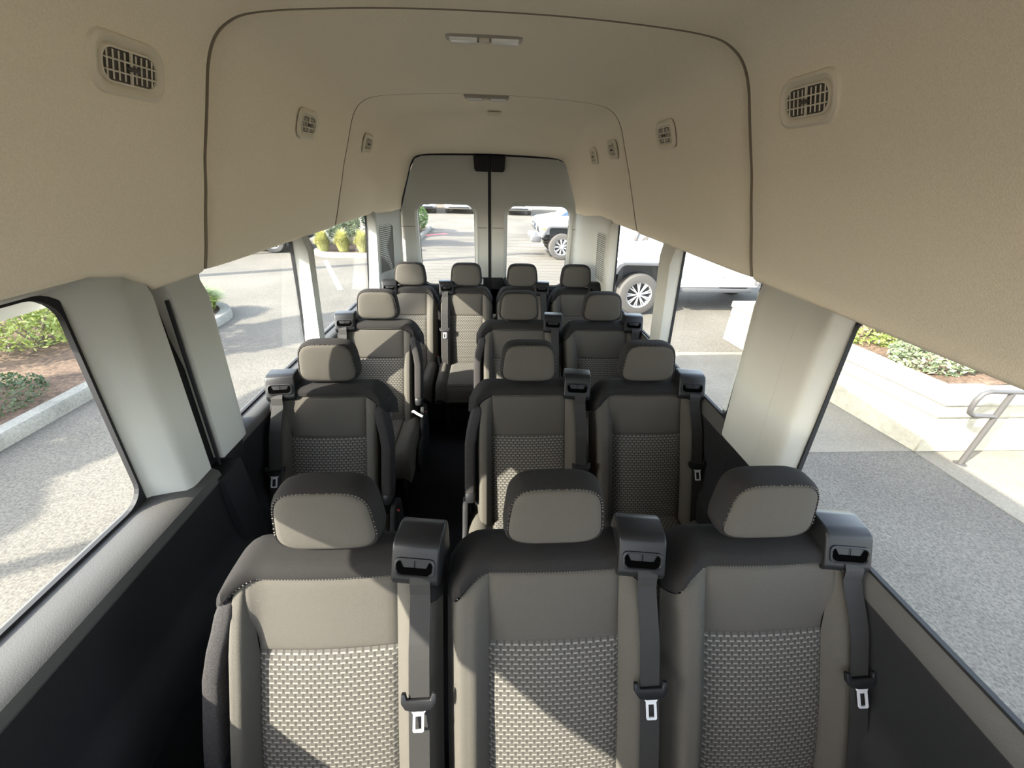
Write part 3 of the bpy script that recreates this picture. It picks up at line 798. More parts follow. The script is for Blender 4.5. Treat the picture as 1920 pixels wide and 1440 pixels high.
def arm(hw, sgn):
    rg = []
    L = [(.893, .4, .5), (.888, .75, .8), (.872, .97, .95), (.84, 1, 1), (.80, 1, 1), (.74, 1, 1), (.68, 1, 1), (.62, 1, 1), (.57, 1, 1), (.565, .97, .97)]
    for z_, sx, sy in L:
        n = 24; rr = []
        for k in range(n):
            a = 2*math.pi*k/n; cx = math.copysign(abs(math.cos(a))**.5, math.cos(a)); cy = math.copysign(abs(math.sin(a))**.5, math.sin(a))
            rr.append((sgn*(armx(hw, z_)+.024*sx*cx), base(z_)+.014+.046*sy*cy, z_))
        rg.append(rr)
    return loft(rg)
def arm_cap(hw, sgn):
    rg = []
    for z_, s in ((.563, .94), (.555, .98), (.54, .96), (.524, .85), (.514, .6)):
        n = 24; rr = []
        for k in range(n):
            a = 2*math.pi*k/n; cx = math.copysign(abs(math.cos(a))**.5, math.cos(a)); cy = math.copysign(abs(math.sin(a))**.5, math.sin(a))
            rr.append((sgn*(armx(hw, z_)+.024*s*cx*(1+.06*(k % 2))), base(z_)+.014+.046*s*cy, z_))
        rg.append(rr)
    return loft(rg)
def cushion(hw):
    # seat cushion with raised side bolsters, rounded nose
    def top(u, v):
        q = -1+2*u; x = hw*q; y = -.20-.46*v
        z = .425+.028*smooth01((abs(q)-.60)/.2)*(1-smooth01((abs(q)-.85)/.15)*.5) - .02*max(0, (abs(q)-.9)/.1)**2
        z -= .10*max(0, (v-.85)/.15)**2
        z -= .008*math.exp(-abs(abs(q)-.60)/.03)
        return (x, y, z)
    mb = MB(); mb.grid(top, 36, 18, flip=False)
    def skirt(u, v):  # rounded front and sides
        a = u*4
        P = [(-1, 0), (-1, 1), (1, 1), (1, 0)]
        k = u*3; i = min(int(k), 2); f = k-i
        sx = P[i][0]+(P[i+1][0]-P[i][0])*f; sv = P[i][1]+(P[i+1][1]-P[i][1])*f
        t = top((sx+1)/2, sv)
        return (t[0]*(1+.015*math.sin(v*math.pi)), t[1]-(0.02*math.sin(v*math.pi) if sv > .99 else 0)+(.10*v*v if sv > .99 else .10*v*v*sv), t[2]-v*(t[2]-.27))
    mb.grid(skirt, 60, 6, flip=True)
    return mb
def cush_insert(hw):
    def fn(u, v):
        q = (-1+2*u)*.58; x = hw*q; y = -.215-.40*v
        d = min(u, 1-u)*.3; d = min(d, v*.4, (1-v)*.4)
        return (x, y, .431-.006*math.exp(-d/.006)-.10*max(0, ((.015+.40*v)/.46-.85)/.15)**2)
    return MB().grid(fn, 0, 0, dens(10), dens(10), uvfn=lambda u, v: (fn(u, v)[0], fn(u, v)[1]))
def pedestal(hw):
    mb = MB()
    for sx in (-1, 1):
        mb.prism([(-.62, .0), (-.58, .0), (-.56, .20), (-.20, .20), (-.10, 0), (0.0, 0), (.0, .02), (-.02, .28), (-.60, .28)], sx*(hw-.07)-.02, sx*(hw-.07)+.02, 'x', bev=.005, seg=1)
    mb.box(-hw+.05, hw-.05, -.58, -.05, .20, .27, .01, 2)
    return mb
def shield(hw, sgn):
    P = [(-.50, .22), (-.52, .30), (-.46, .37), (-.34, .38), (-.28, .44), (-.24, .50), (-.19, .52), (-.13, .46), (-.12, .30), (-.16, .20), (-.30, .16)]
    return MB().prism(P, sgn*hw+sgn*.004, sgn*(hw+.028), 'x', bev=.008, seg=2)
def buckle():
    return MB().prism([(-.018, 0), (-.016, .075), (-.013, .085), (.013, .085), (.016, .075), (.018, 0)], -.010, .010, 'y', bev=.004, seg=2)

def seat(cx, Y, hw, label, group, flare, guide_side, arm_side=0, zt_tongue=.60, cush=True, buckle_at=0, gx=None):
    K = round(hw, 3)
    t = thing('passenger_seat', label, 'seat', (cx, Y, 0), 0, group)
    cached(('shell', K), lambda: shell(hw), 'back_shell', M['black'], t)
    cached(('ins', K), lambda: patch(lambda z: -inx(z, hw, 0, -1), lambda z: inx(z, hw, 0, 1), Z0, ZM, hw, 12, 14), 'woven_insert', M['woven'], t)
    cached(('up', K, flare), lambda: patch(lambda z: -inx(z, hw, flare, -1), lambda z: inx(z, hw, flare, 1), ZM, .928, hw, 12, 8), 'upper_insert', M['cloth'], t)
    for sgn in (-1, 1): cached(('bol', K, flare, sgn, sgn == arm_side), lambda: bolster(sgn, hw, flare, sgn == arm_side), 'side_bolster', M['cloth_light'], t)
    c = cached(('cap', K), lambda: cap(hw), 'shoulder_cap', M['cap'], t)
    cached(('st', K), lambda: stitches(hw), 'stitching', M['stitch'], c, False)['kind'] = 'stuff'
    h = cached('hc', head_cover, 'headrest', M['cap'], t); h.location = (0, .080, 0)
    cached('hf', head_face, 'headrest_face', M['cloth'], h)
    cached('hs', head_stitch, 'headrest_stitching', M['stitch'], h, False)['kind'] = 'stuff'
    for sx in (-1, 1):
        o = cached('post', lambda: MB().tube([(0, 0, .93), (0, .0, 1.0), (0, .0, 1.05)], .0062, 12), 'headrest_post', M['chrome'], h); o.location = (sx*.066, 0, 0)
        o = cached('bez', lambda: MB().lathe([(.007, .972), (.014, .974), (.0185, .971), (.0205, .965), (.021, .955)], 'z', 20), 'post_bezel', M['black'], h); o.location = (sx*.066, -.003, 0)
    g0 = gx if gx is not None else guide_side*(hw-.045)
    g = cached('gb', guide, 'belt_guide', M['gloss'], t); g.location = (g0, .052, .018); g.rotation_euler = (0, 0, -guide_side*R(7)); 
    cached('gf', guide_face, 'guide_bezel', M['gloss'], g); cached('gs', guide_slot, 'belt_slot', M['void'], g)
    bx = g0+guide_side*.004
    key = ('web', K, guide_side, round(g0, 3))
    b_ = cached(key, lambda: web(hw, bx, .962, .24, -guide_side*.0), 'belt_webbing', M['webbing'], t, False)
    zt_ = zt_tongue; yy = min(-.075, min(front(bx-.02, zt_, hw), front(bx+.02, zt_, hw))-.010)-.010
    tg = cached('tg', tongue, 'belt_tongue', M['gloss'], t); tg.location = (bx, yy, zt_); tg.rotation_euler = (R(-34), 0, 0)
    cached('pl', plate, 'metal_plate', M['chrome'], tg)
    if arm_side:
        a = cached(('arm', K, arm_side), lambda: arm(hw, arm_side), 'armrest', M['velvet'], t)
        cached(('armc', K, arm_side), lambda: arm_cap(hw, arm_side), 'armrest_end', M['black'], a)
        cached(('shd', K, arm_side), lambda: shield(hw, arm_side), 'side_shield', M['dark'], t)
    cached(('cu', K), lambda: cushion(hw), 'cushion', M['cloth_light'], t)
    cached(('ci', K), lambda: cush_insert(hw), 'cushion_insert', M['woven'], t)
    cached(('ped', K), lambda: pedestal(hw), 'seat_frame', M['black'], t, False)
    if buckle_at:
        k = cached('bk', buckle, 'buckle', M['black'], t); k.location = (buckle_at*(hw+.012), -.26, .40); k.rotation_euler = (R(-30), R(buckle_at*12), 0)
        cached('bkr', lambda: MB().box(-.011, .011, -.007, .0075, .078, .0875, .002, 1), 'release_button', M['red'], k)
    return t
fs = 'front cab seats'
YA, YB, YC, YDD = .605, 1.45, 2.25, 3.06
W3 = .262
seat(-.385, YA, W3, 'left seat of the front row, half in sun, with the folded armrest on its left', 'passenger seats', -1, 1, -1, .715)
seat(.158, YA, W3, 'middle seat of the front row, a diagonal shadow across its woven back', 'passenger seats', 0, 1, 0, .715)
seat(.698, YA, W3-.01, 'shaded right seat of the front row beside the big side window', 'passenger seats', 1, 1, 0, .715, gx=.205)
seat(-.685, YB, W3-.012, 'single dark shaded seat in the second row by the left windows', 'passenger seats', -1, -1, 1, .68, buckle_at=1, gx=-.195)
seat(.170, YB, W3, 'aisle seat of the second row pair, armrest folded on its left', 'passenger seats', 0, 1, -1, .68)
seat(.702, YB, W3-.012, 'window seat of the second row pair on the right', 'passenger seats', -1, 1, 0, .68, gx=.20)
sc = seat(-.680, YC, W3-.012, 'single sunlit seat in the third row by the left windows', 'passenger seats', -1, -1, 1, .66, buckle_at=1, gx=-.195)
seat(.180, YC, W3, 'aisle seat of the third row pair, armrest folded on its left', 'passenger seats', 0, 1, -1, .68)
seat(.706, YC, W3-.012, 'window seat of the third row pair on the right', 'passenger seats', -1, 1, 0, .68, gx=.20)
for cx, lb, gs, fl_ in ((-.630, 'leftmost seat of the four-seat rear bench row', -1, -1), (-.186, 'sunlit rear row seat at the end of the aisle', -1, -1), (.262, 'third seat from the left in the rear row', 1, 1), (.700, 'rightmost seat of the rear row, by the quarter panel', 1, 1)):
    seat(cx, YDD, .208, lb, 'passenger seats', fl_, gs, 0, .685, buckle_at=-1 if cx == -.186 else 0)
seat(-.47, -.55, .25, 'cab seat on the left, just behind the viewpoint', 'cab seats', 0, -1, 0, .68, gx=-.195); seat(.47, -.55, .25, 'cab seat on the right, just behind the viewpoint', 'cab seats', 0, 1, 0, .68, gx=.195)
# lap belt lying over the third row cushion with its bright tongue in the aisle
o = MB().tube([(.21, -.27, .50), (.23, -.31, .53), (.25, -.32, .52), (.28, -.32, .50)], .008, 8).build('recline_lever', M['chrome'], sc); o['label'] = 'bright metal lever'

# ================================================================== OUTSIDE
def gnd(name, pts, z0, z1, mat, label, bev=0):
    mb = MB().prism(pts, z0, z1, 'z', bev=bev)
    o = mb.build(name, mat, smooth=False); return tag(o, label, kind='structure')
gnd('ground', [(-60, -30), (60, -30), (60, 80), (-60, 80)], ZG-.1, ZG, M['asphalt'], 'pale asphalt parking lot around the van')
# sidewalk slabs on the right
def arcpts(cx, cy, rad, a0, a1, n=8): return [(cx+rad*math.cos(R(a0+(a1-a0)*i/n)), cy+rad*math.sin(R(a0+(a1-a0)*i/n))) for i in range(n+1)]
walk = gnd('sidewalk', [(1.35, 2.95), (5.0, 2.95), (5.0, 5.45), (1.55, 5.45)], ZG-.02, ZG+.006, M['concrete'], 'pale concrete slabs beside the van')
gnd('ramp', [(4.40, -4), (9, -4), (9, 2.93), (4.40, 2.93)], ZG-.02, ZG+.007, M['concrete'], 'sunlit concrete ramp before the retaining wall')
# planter islands
def island(name, outer, inner, label):
    root = struct(name, label)
    n = len(outer)
    mb = MB(); z0, z1 = ZG, ZG+.14
    def ringz(P, z): return [(a, b, z) for a, b in P]
    rr = [ringz(outer, z0), ringz(outer, z1-.02), [((a*.9+c*.1), (b*.9+d*.1), z1) for (a, b), (c, d) in zip(outer, inner)], ringz(inner, z1), ringz(inner, z1-.06)]
    mb.add([q for k in rr for q in k], [(j*n+i, j*n+(i+1) % n, (j+1)*n+(i+1) % n, (j+1)*n+i) for j in range(4) for i in range(n)]); mb.build('curb', M['curb'], root)
    mb = MB(); mb.add(ringz(inner, z1-.05), [tuple(range(n))]); mb.build('mulch_bed', M['mulch'], root, smooth=False)
    return root
def shrinkpoly(P, c, w_):
    out = []
    for a, b in P:
        d = Vector((c[0]-a, c[1]-b)); 
        out.append((a+math.copysign(min(w_, abs(d.x)), d.x) if abs(d.x) > .5 else a, b+math.copysign(min(w_, abs(d.y)), d.y) if abs(d.y) > .5 else b))
    return out
def rpoly(x0, x1, y0, y1, rad, n=8):
    return rrect(x0, x1, y0, y1, rad, n)
island('planter_near', rpoly(-12, -4.62, -6, 7.55, .9), rpoly(-11.84, -4.78, -5.84, 7.39, .75), 'curbed planting bed close to the left of the van')
island('planter_far', rpoly(-5.65, -2.75, 12.5, 20.5, .9), rpoly(-5.50, -2.90, 12.65, 20.35, .75), 'curbed planting bed behind the van on the left')
# paint on the lot
def stripe(a, b, w_, name='parking_line', mat=None):
    a, b = Vector(a), Vector(b); d = (b-a).normalized(); nn = Vector((-d.y, d.x))*w_/2
    mb = MB().add([(*(a+nn), ZG+.003), (*(b+nn), ZG+.003), (*(b-nn), ZG+.003), (*(a-nn), ZG+.003)], [(0, 1, 2, 3)])
    o = mb.build(name, mat or M['mark'], smooth=False); return tag(o, kind='structure')
stripe((-4.9, 12.1), (-3.4, 8.9), .12); stripe((1.15, 15.6), (2.6, 15.9), .1); stripe((-8.9, 12.2), (-6.8, 9.2), .12)
stripe((-2.9, 17.6), (-1.9, 18.3), .3, 'red_curb_mark', M['redmark'])

# retaining wall on the right: white face towards the van, tan face towards the camera, each pour a block
rw = thing('retaining_wall', 'low concrete retaining wall right of the van with a bright side face', 'wall')
WZ1 = .02
def wallseg(pts, z0, z1, name): MB().prism(pts, z0, z1, 'z', bev=.012, seg=1).build(name, M['wallc'], rw)
def lpoly(e):   # U-shaped plan, e = how far the faces stand proud
    return [(4.39-e, 2.93-e), (8.2, 2.93-e), (8.2, 3.20), (4.66, 3.20), (4.37, 5.78), (8.2, 5.85), (8.2, 6.12+e), (4.04-e, 6.04+e)]
wallseg(lpoly(0), ZG, -.245, 'wall_base'); wallseg(lpoly(-.014), -.245, -.225, 'wall_joint')
wallseg(lpoly(0), -.225, WZ1-.10, 'wall_upper'); wallseg(lpoly(.018), WZ1-.10, WZ1, 'wall_coping')
bed = struct('planter_bank', 'raised mulch bank behind the retaining wall')
mb = MB(); mb.grid(lambda u, v: (4.60-.29*v+u*3.55, 3.15+v*2.66, WZ1-.04+.30*u*(1-.3*v)+.03*math.sin(u*13+v*7)*u), 24, 20); mb.build('mulch_bed', M['mulch'], bed)

# handrail
hr = thing('handrail', 'grey steel handrail post with a looped end before the retaining wall', 'handrail', (4.68, 2.74, ZG))
P0 = Vector((0, 0, 0)); Pt = Vector((0, .0, .80)) 
MB().tube([(0, 0, 0), (0, 0, .83)], .022, 12).build('post', M['steel'], hr)
lp = [(0, 0, .83), (-.12, .01, .83), (-.20, .015, .83), (-.255, .018, .80), (-.275, .02, .74), (-.275, .02, .66), (-.255, .018, .60), (-.20, .015, .57), (-.12, .01, .57), (0, 0, .57)]
MB().tube(lp, .021, 12).build('looped_rail', M['steel'], hr)
MB().tube([(0, 0, .83), (.6, -.02, .83), (2.5, -.05, .83)], .021, 12).build('top_rail', M['steel'], hr)
MB().lathe([(0, .012), (.05, .012), (.055, 0)], 'z', 16).build('base_plate', M['steel'], hr)

# --- plants
def leaf_blob(mb, c, rad, n, size, flat=.7, rng=random, droop=0):
    for _ in range(n):
        while True:
            v = Vector((rng.uniform(-1, 1), rng.uniform(-1, 1), rng.uniform(-1, 1)))
            if v.length < 1: break
        v = v.normalized()*(v.length**.4)
        pz = Vector((c[0]+v.x*rad[0], c[1]+v.y*rad[1], c[2]+v.z*rad[2]))
        if pz.z < c[2]-rad[2]*flat: continue
        a = Vector((rng.gauss(0, 1), rng.gauss(0, 1), rng.gauss(0, .6)-droop)).normalized(); b = a.cross(Vector((rng.gauss(0, 1), rng.gauss(0, 1), rng.gauss(0, 1)))).normalized()
        s_ = size*rng.uniform(.6, 1.3)
        mb.add([pz-a*s_, pz+b*s_*.42, pz+a*s_, pz-b*s_*.42], [(0, 1, 2, 3)])
def shrub(name, label, cat, c, blobs, mat, n, size, group=None):
    root = thing(name, label, cat, (c[0], c[1], ZG+.05 if len(c) < 3 else c[2]), 0, group)
    mb = MB()
    for (x, y, z, rx, ry, rz) in blobs: leaf_blob(mb, (x, y, z), (rx, ry, rz), n, size)
    o = mb.build('foliage', mat, root, smooth=False); o['kind'] = 'stuff'
    mb = MB()
    for k in range(5):
        a = k*1.3; mb.tube([(0, 0, 0), (math.cos(a)*.12, math.sin(a)*.12, .25), (math.cos(a)*.3, math.sin(a)*.3, .5)], [.02, .014, .008], 6)
    mb.build('stems', M['bark'], root)
    return root
def tuft(mb, c, n, h, spread, rng=random):
    for _ in range(n):
        a = rng.uniform(0, 6.283); q = rng.random()**.5; w_ = .010
        d = Vector((math.cos(a), math.sin(a), 0)); t = Vector((-d.y, d.x, 0))*w_; b = Vector(c)+d*spread*.55*q
        hh = h*rng.uniform(.75, 1.15)*(1-.45*q*q)
        p1 = b+d*spread*.25*q+Vector((0, 0, hh*.75)); p2 = b+d*spread*(.3+.35*q)+Vector((0, 0, hh*(1-.25*q)))
        mb.add([b-t, b+t, p1+t, p1-t, p2], [(0, 1, 2, 3), (3, 2, 4)])
def grass_clump(name, label, cat, loc, mat, n, h, spread, group=None):
    mb = MB(); tuft(mb, (0, 0, 0), n, h, spread); o = mb.build(name, mat, smooth=False); o.location = loc; return tag(o, label, cat, group)
rs = random.Random(3)
# near bed: bright hedge, ground cover
shrub('hedge_shrub', 'bright yellow-green broadleaf shrub in the bed beside the sliding door window', 'shrub', (-6.45, 5.45),
      [(0, 0, .45, .6, .6, .5), (-.75, -.7, .55, .7, .6, .6), (.1, .5, .5, .5, .45, .5), (-1.0, .3, .6, .8, .8, .6), (-1.3, 1.0, .6, .6, .7, .6)], M['leaf_yellow'], 3200, .032)
shrub('dark_shrub', 'dark low evergreen ground cover below the yellow-green shrub', 'shrub', (-5.65, 3.75), [(.2, 0, .10, .5, .6, .20), (.1, -1.1, .12, .6, .7, .24), (-.55, -.1, .22, .5, .55, .28)], M['leaf_dark'], 2400, .024)
grass_clump('grass_clump', 'green strap-leaf grass clump at the rounded end of the near planting bed', 'grass', (-5.25, 6.95, ZG+.1), M['leaf_grass'], 1100, .55, .48)
grass_clump('grass_clump', 'second green grass clump behind the one at the bed end', 'grass', (-6.5, 7.1, ZG+.1), M['leaf_grass'], 600, .6, .45)
# far bed
for k, (x, y, mt) in enumerate(((-5.3, 13.15, 'leaf_gold'), (-4.68, 13.15, 'leaf_gold'), (-4.06, 13.15, 'leaf_gold'), (-3.50, 13.05, 'leaf_grass'))):
    grass_clump('grass_clump', 'clump of %s ornamental grass in the far planting bed, %s from its left end' % ('golden' if mt == 'leaf_gold' else 'greener', ('first', 'second', 'third', 'fourth')[k]), 'grass', (x, y, ZG+.1), M[mt], 1500, .66, .27, 'ornamental grasses in the far bed')
shrub('rust_shrub', 'small rusty-green shrub at the right end of the golden grasses', 'shrub', (-3.22, 13.75), [(0, 0, .3, .3, .3, .32)], leafmat('rusty_leaf', (.25, .22, .06), (.62, .40, .22)), 900, .05)
shrub('dark_shrub', 'tall dark green shrub behind the golden grasses', 'shrub', (-3.75, 15.0), [(0, 0, .9, .75, .8, .9), (.3, .3, .7, .4, .6, .7)], M['leaf_dark'], 2200, .06)
shrub('leafy_shrub', 'pale green feathery shrub behind the golden grasses at left', 'shrub', (-5.15, 14.6), [(0, 0, .8, .55, .55, .8), (-.1, .8, .7, .5, .5, .7)], M['leaf_sage'], 2000, .06)
shrub('round_shrub', 'rounded green shrub at the bed corner seen through the left rear window', 'shrub', (-3.35, 18.6), [(0, 0, .55, .62, .9, .62), (-.2, -1.0, .5, .6, .8, .55)], M['leaf_green'], 2000, .06)
# bank behind the wall on the right
for x, y, z, mt, lb, bl in (
    (4.98, 3.66, .02, 'leaf_sage', 'sage-green creeping shrub nearest the wall corner', [(0, 0, .06, .42, .30, .14)]),
    (4.90, 4.50, .03, 'leaf_yellow', 'yellow-green creeping shrub in the middle of the wall top', [(0, 0, .08, .42, .34, .16)]),
    (4.62, 5.32, .03, 'leaf_yellow', 'yellow-green creeper hanging over the far end of the wall', [(0, 0, .06, .42, .40, .16), (-.25, .05, -.05, .12, .4, .2)]),
    (6.0, 3.78, .08, 'leaf_sage', 'sage-green creeping shrub further back from the wall corner', [(0, 0, .08, .38, .32, .18)]),
    (5.98, 4.58, .10, 'leaf_sage', 'grey-green creeping shrub behind the middle of the wall top', [(0, 0, .10, .40, .36, .2)]),
    (5.75, 5.45, .10, 'leaf_sage', 'grey-green creeping shrub at the far back of the bank', [(0, 0, .10, .45, .36, .2)]),
    (7.0, 4.1, .15, 'leaf_sage', 'creeping shrub highest on the bank at right', [(0, 0, .10, .42, .5, .2)])):
    shrub('trailing_shrub', lb, 'shrub', (x, y, z), [(a, b, c+.03, d*1.12, e*1.14, f*1.5) for a, b, c, d, e, f in bl], M[mt], 2200, .030, 'creeping shrubs on the bank')

# --- trees that shade the lot
def tree(loc, h, blobs, label, n=900, size=.09, rad=.14):
    root = thing('tree', label, 'tree', (loc[0], loc[1], ZG), 0, 'trees left of the van')
    MB().tube([(0, 0, 0), (.1, .05, h*.4), (0, .1, h*.75), (.1, 0, h)], [rad, rad*.8, rad*.6, rad*.3], 10).build('trunk', M['bark'], root)
    mb = MB()
    for (x, y, z, rx, ry, rz) in blobs: leaf_blob(mb, (x, y, z), (rx, ry, rz), n, size, flat=1)
    o = mb.build('foliage', M['leaf_green'], root, smooth=False); o['kind'] = 'stuff'
    for (x, y, z, rx, ry, rz) in blobs: MB().tube([(0, .05, h*.5), (x*.5, y*.5, (h*.5+z)/2), (x, y, z)], [.05, .035, .015], 6).build('branch', M['bark'], root)
# shadow falls +X by height/.8 and +Y by .25*height
tree((-9.5, .6), 5.0, [(0, 0.5, 3.65, 0.75, 1, 0.581), (0.1, -0.9, 3.57, 0.7, 0.9, 0.539), (-0.2, 1.3, 3.49, 0.7, 0.5, 0.498), (0.85, 0.5, 4.44, 0.25, 0.6, 0.133)], 'broad leafy street tree standing left of the van beyond the bed', n=2600, size=.10)
tree((-9.8, 3.2), 6.0, [(0, 0.2, 4.15, 1.1, 0.6, 0.747), (0.2, 0.4, 5.06, 1.1, 0.6, 0.664), (0.6, 0.3, 5.81, 1, 0.5, 0.498), (0.4, 0.3, 6.64, 1.1, 0.5, 0.415)], 'taller street tree standing left of the van beside the second window', n=1600)
tree((-12.5, 10.6), 8.0, [(0, 0.2, 5.31, 1.6, 0.5, 0.664), (1.6, 0.6, 7.14, 1.7, 0.35, 0.498), (0, 2.6, 5.81, 1.8, 0.6, 0.747), (1.6, 3.4, 7.14, 1.5, 0.6, 0.498)], 'spreading tree standing far behind on the left', n=1300, size=.12)
pole = thing('lamp_post', 'unseen tall lamp post left of the van, placed to shade the rear bench', 'lamp post', (-8.0, -.30, ZG))  # unseen post, placed so its shadow falls on the leftmost rear seat
MB().tube([(0, 0, 0), (0, 0, 7.3)], [.085, .06], 12).build('post', M['steel'], pole); MB().box(-.1, .25, -.08, .08, 7.26, 7.34, .02).build('lamp_head', M['steel'], pole)
pole = thing('lamp_post', 'tall parking lot lamp post far behind on the left', 'lamp post', (-9.5, 9.0, ZG))
MB().tube([(0, 0, 0), (0, 0, 7.9)], [.16, .14], 12).build('post', M['steel'], pole); MB().box(-.1, .7, -.15, .15, 7.8, 7.95, .02).build('lamp_head', M['steel'], pole)

# --- vehicles
def wheel_parts(parent, c, rad, wid, ysgn, spokes=8, name='wheel'):
    """wheel in the x-z plane, outer face towards ysgn*y"""
    o = cached(('tyre', rad, wid), lambda: MB().lathe([(rad*.62, -wid/2), (rad*.80, -wid*.52), (rad*.95, -wid*.47), (rad, -wid*.36), (rad, wid*.36), (rad*.95, wid*.47), (rad*.80, wid*.52), (rad*.62, wid/2), (rad*.60, wid*.3)], 'y', 40), name, M['tyre'], parent); o.location = c
    def rim():
        mb = MB(); mb.lathe([(rad*.63, .5*wid), (rad*.60, .47*wid), (rad*.57, .35*wid), (rad*.56, -.2*wid)], 'y', 40)
        for k in range(spokes):
            a = 2*math.pi*k/spokes
            for da in (-.10, .10):
                p0 = Vector((math.cos(a)*rad*.10, .40*wid, math.sin(a)*rad*.10)); p1 = Vector((math.cos(a+da)*rad*.58, .44*wid, math.sin(a+da)*rad*.58)); mb.tube([p0, p1], rad*.032, 5)
        mb.lathe([(0, .46*wid), (rad*.09, .45*wid), (rad*.13, .38*wid), (rad*.13, .2*wid)], 'y', 20); return mb
    r_ = cached(('rim', rad, wid, spokes), rim, 'rim', M['rim'], o)
    if ysgn < 0: r_.rotation_euler = (0, 0, math.pi)
    d = cached(('disc', rad, wid), lambda: MB().lathe([(0, .15*wid), (rad*.57, .15*wid)], 'y', 30), 'brake_disc', M['black'], o)
    if ysgn < 0: d.rotation_euler = (0, 0, math.pi)
def offroader(loc, label, paint, rz=0, group=None):
    """boxy off-road car; local x=0 at the front axle, rear towards +x, near side y=0, far side y=1.85, z=0 ground"""
    t = thing('off_road_car', label, 'car', (*loc, ZG), rz, group)
    Wd = 1.85; P = M[paint]
    MB().prism([(.52, .52), (.52, 1.18), (.70, 1.20), (3.65, 1.22), (3.72, .95), (3.72, .62), (3.45, .55)], .14, Wd-.14, 'y', bev=.03, seg=2).build('body', P, t)
    MB().prism([(-.60, .72), (-.62, 1.02), (-.55, 1.10), (0, 1.17), (.60, 1.21), (.60, .715)], .34, Wd-.34, 'y', bev=.04, seg=3).build('hood', P, t)
    MB().prism([(-.58, .55), (.55, .55), (.55, .85), (-.58, .85)], .45, Wd-.45, 'y').build('engine_bay', M['black'], t)
    for yy in (0, Wd):
        a, b = (yy, .36) if yy == 0 else (Wd-.36, Wd)
        fl_ = [(-.60, .66), (-.66, .70), (-.50, .98), (-.40, 1.02), (.38, 1.02), (.46, .98), (.74, .56), (.68, .54), (.40, .93), (.34, .96), (-.36, .96), (-.42, .93)]
        MB().prism(fl_, a, b, 'y', bev=.012, seg=1).build('fender_flare', M['flare'] if paint != 'car_white' or True else P, t)
        MB().prism([(-.46, 1.0), (.42, 1.0), (.60, .84), (.60, 1.08), (-.50, 1.06)], a+.06, b-.0, 'y', bev=.02, seg=2).build('fender', P, t)
        rf = [(2.35, .60), (2.42, .96), (2.55, 1.02), (3.35, 1.02), (3.62, .70), (3.56, .68), (3.30, .95), (2.60, .95), (2.48, .92), (2.42, .60)]
        MB().prism(rf, a, b-.1 if yy == 0 else b, 'y', bev=.012, seg=1).build('fender_flare', M['flare'], t)
        MB().prism([(-.40, .35), (.44, .35), (.40, .92), (-.36, .92)], .30 if yy == 0 else Wd-.34, .34 if yy == 0 else Wd-.30, 'y').build('wheel_arch', M['black'], t)
        MB().box(.70, 2.32, (.10 if yy == 0 else Wd-.16), (.16 if yy == 0 else Wd-.10), .44, .52, .015).build('side_step', M['flare'], t)
        for sx in (0, 2.95): wheel_parts(t, (sx, .13 if yy == 0 else Wd-.13, .40), .40, .25, -1 if yy == 0 else 1, 9)
        # doors
        ys = (.118, .142) if yy == 0 else (Wd-.142, Wd-.118); yo = ys[0] if yy == 0 else ys[1]; sg = -1 if yy == 0 else 1
        for (x0, x1, cut) in ((.78, 1.66, 0), (1.70, 2.46, .18)):
            d = MB().prism([(x0, .60), (x1-cut, .60), (x1, .60+cut*1.6), (x1, 1.20), (x0, 1.18)], ys[0], ys[1], 'y', bev=.008, seg=2).build('door', P, t)
            for hz in (.78, 1.08): MB().prism([(x0-.08, hz-.03), (x0+.0, hz-.025), (x0+.10, hz-.012), (x0+.10, hz+.012), (x0, hz+.025), (x0-.08, hz+.03)], min(yo, yo+sg*.028), max(yo, yo+sg*.028), 'y', bev=.006, seg=1).build('hinge', P, d)
            MB().box(x1-.20, x1-.06, min(yo+sg*.006, yo+sg*.04), max(yo+sg*.006, yo+sg*.04), 1.08, 1.11, .008).build('door_handle', M['black'], d)
        for (x0, x1, x2, x3) in ((.86, 1.00, 1.64, 1.64), (1.72, 1.72, 2.44, 2.44), (2.52, 2.52, 3.45, 3.45)):
            MB().prism([(x0, 1.24), (x1+.10 if x0 < 1 else x1, 1.66), (x2, 1.66), (x3, 1.24)], ys[0]+.02, ys[1]+.02, 'y').build('side_window', M['car_glass'], t, smooth=False)
        mr = MB().box(.84, .98, min(yo, yo+sg*.24), max(yo, yo+sg*.24), 1.20, 1.38, .03).build('mirror', P, t)
    MB().prism([(.62, 1.20), (.94, 1.74), (3.55, 1.76), (3.64, 1.20)], .17, Wd-.17, 'y', bev=.03, seg=2).build('cabin', P, t)
    w_ = MB().prism([(.60, 1.26), (.635, 1.24), (.915, 1.70), (.88, 1.71)], .26, Wd-.26, 'y').build('windscreen', M['car_glass'], t, smooth=False)
    g = MB().prism([(-.66, .62), (-.68, 1.04), (-.62, 1.08), (-.58, 1.08), (-.58, .62)], .36, Wd-.36, 'y', bev=.015).build('grille', P, t)
    for k in range(7): MB().box(-.69, -.66, .62+k*.095, .67+k*.095, .74, 1.00, .008, 1).build('grille_slot', M['black'], g)
    for yy in (.49, Wd-.49): MB().lathe([(0, -.702), (.06, -.70), (.085, -.69), (.09, -.65)], 'x', 20, c=(0, yy, .90)).build('headlight', M['chrome'], g)
    MB().prism([(-.95, .50), (-.95, .66), (-.88, .70), (-.66, .68), (-.66, .50)], .20, Wd-.20, 'y', bev=.02).build('front_bumper', M['flare'], t)
    for yy in (.40, Wd-.40): MB().lathe([(0, -.965), (.05, -.963), (.06, -.95)], 'x', 16, c=(0, yy, .60)).build('fog_light', M['chrome'], t)
    MB().box(-.66, -.54, .0, .05, .90, .945, .01).build('side_marker', M['amber'], t)
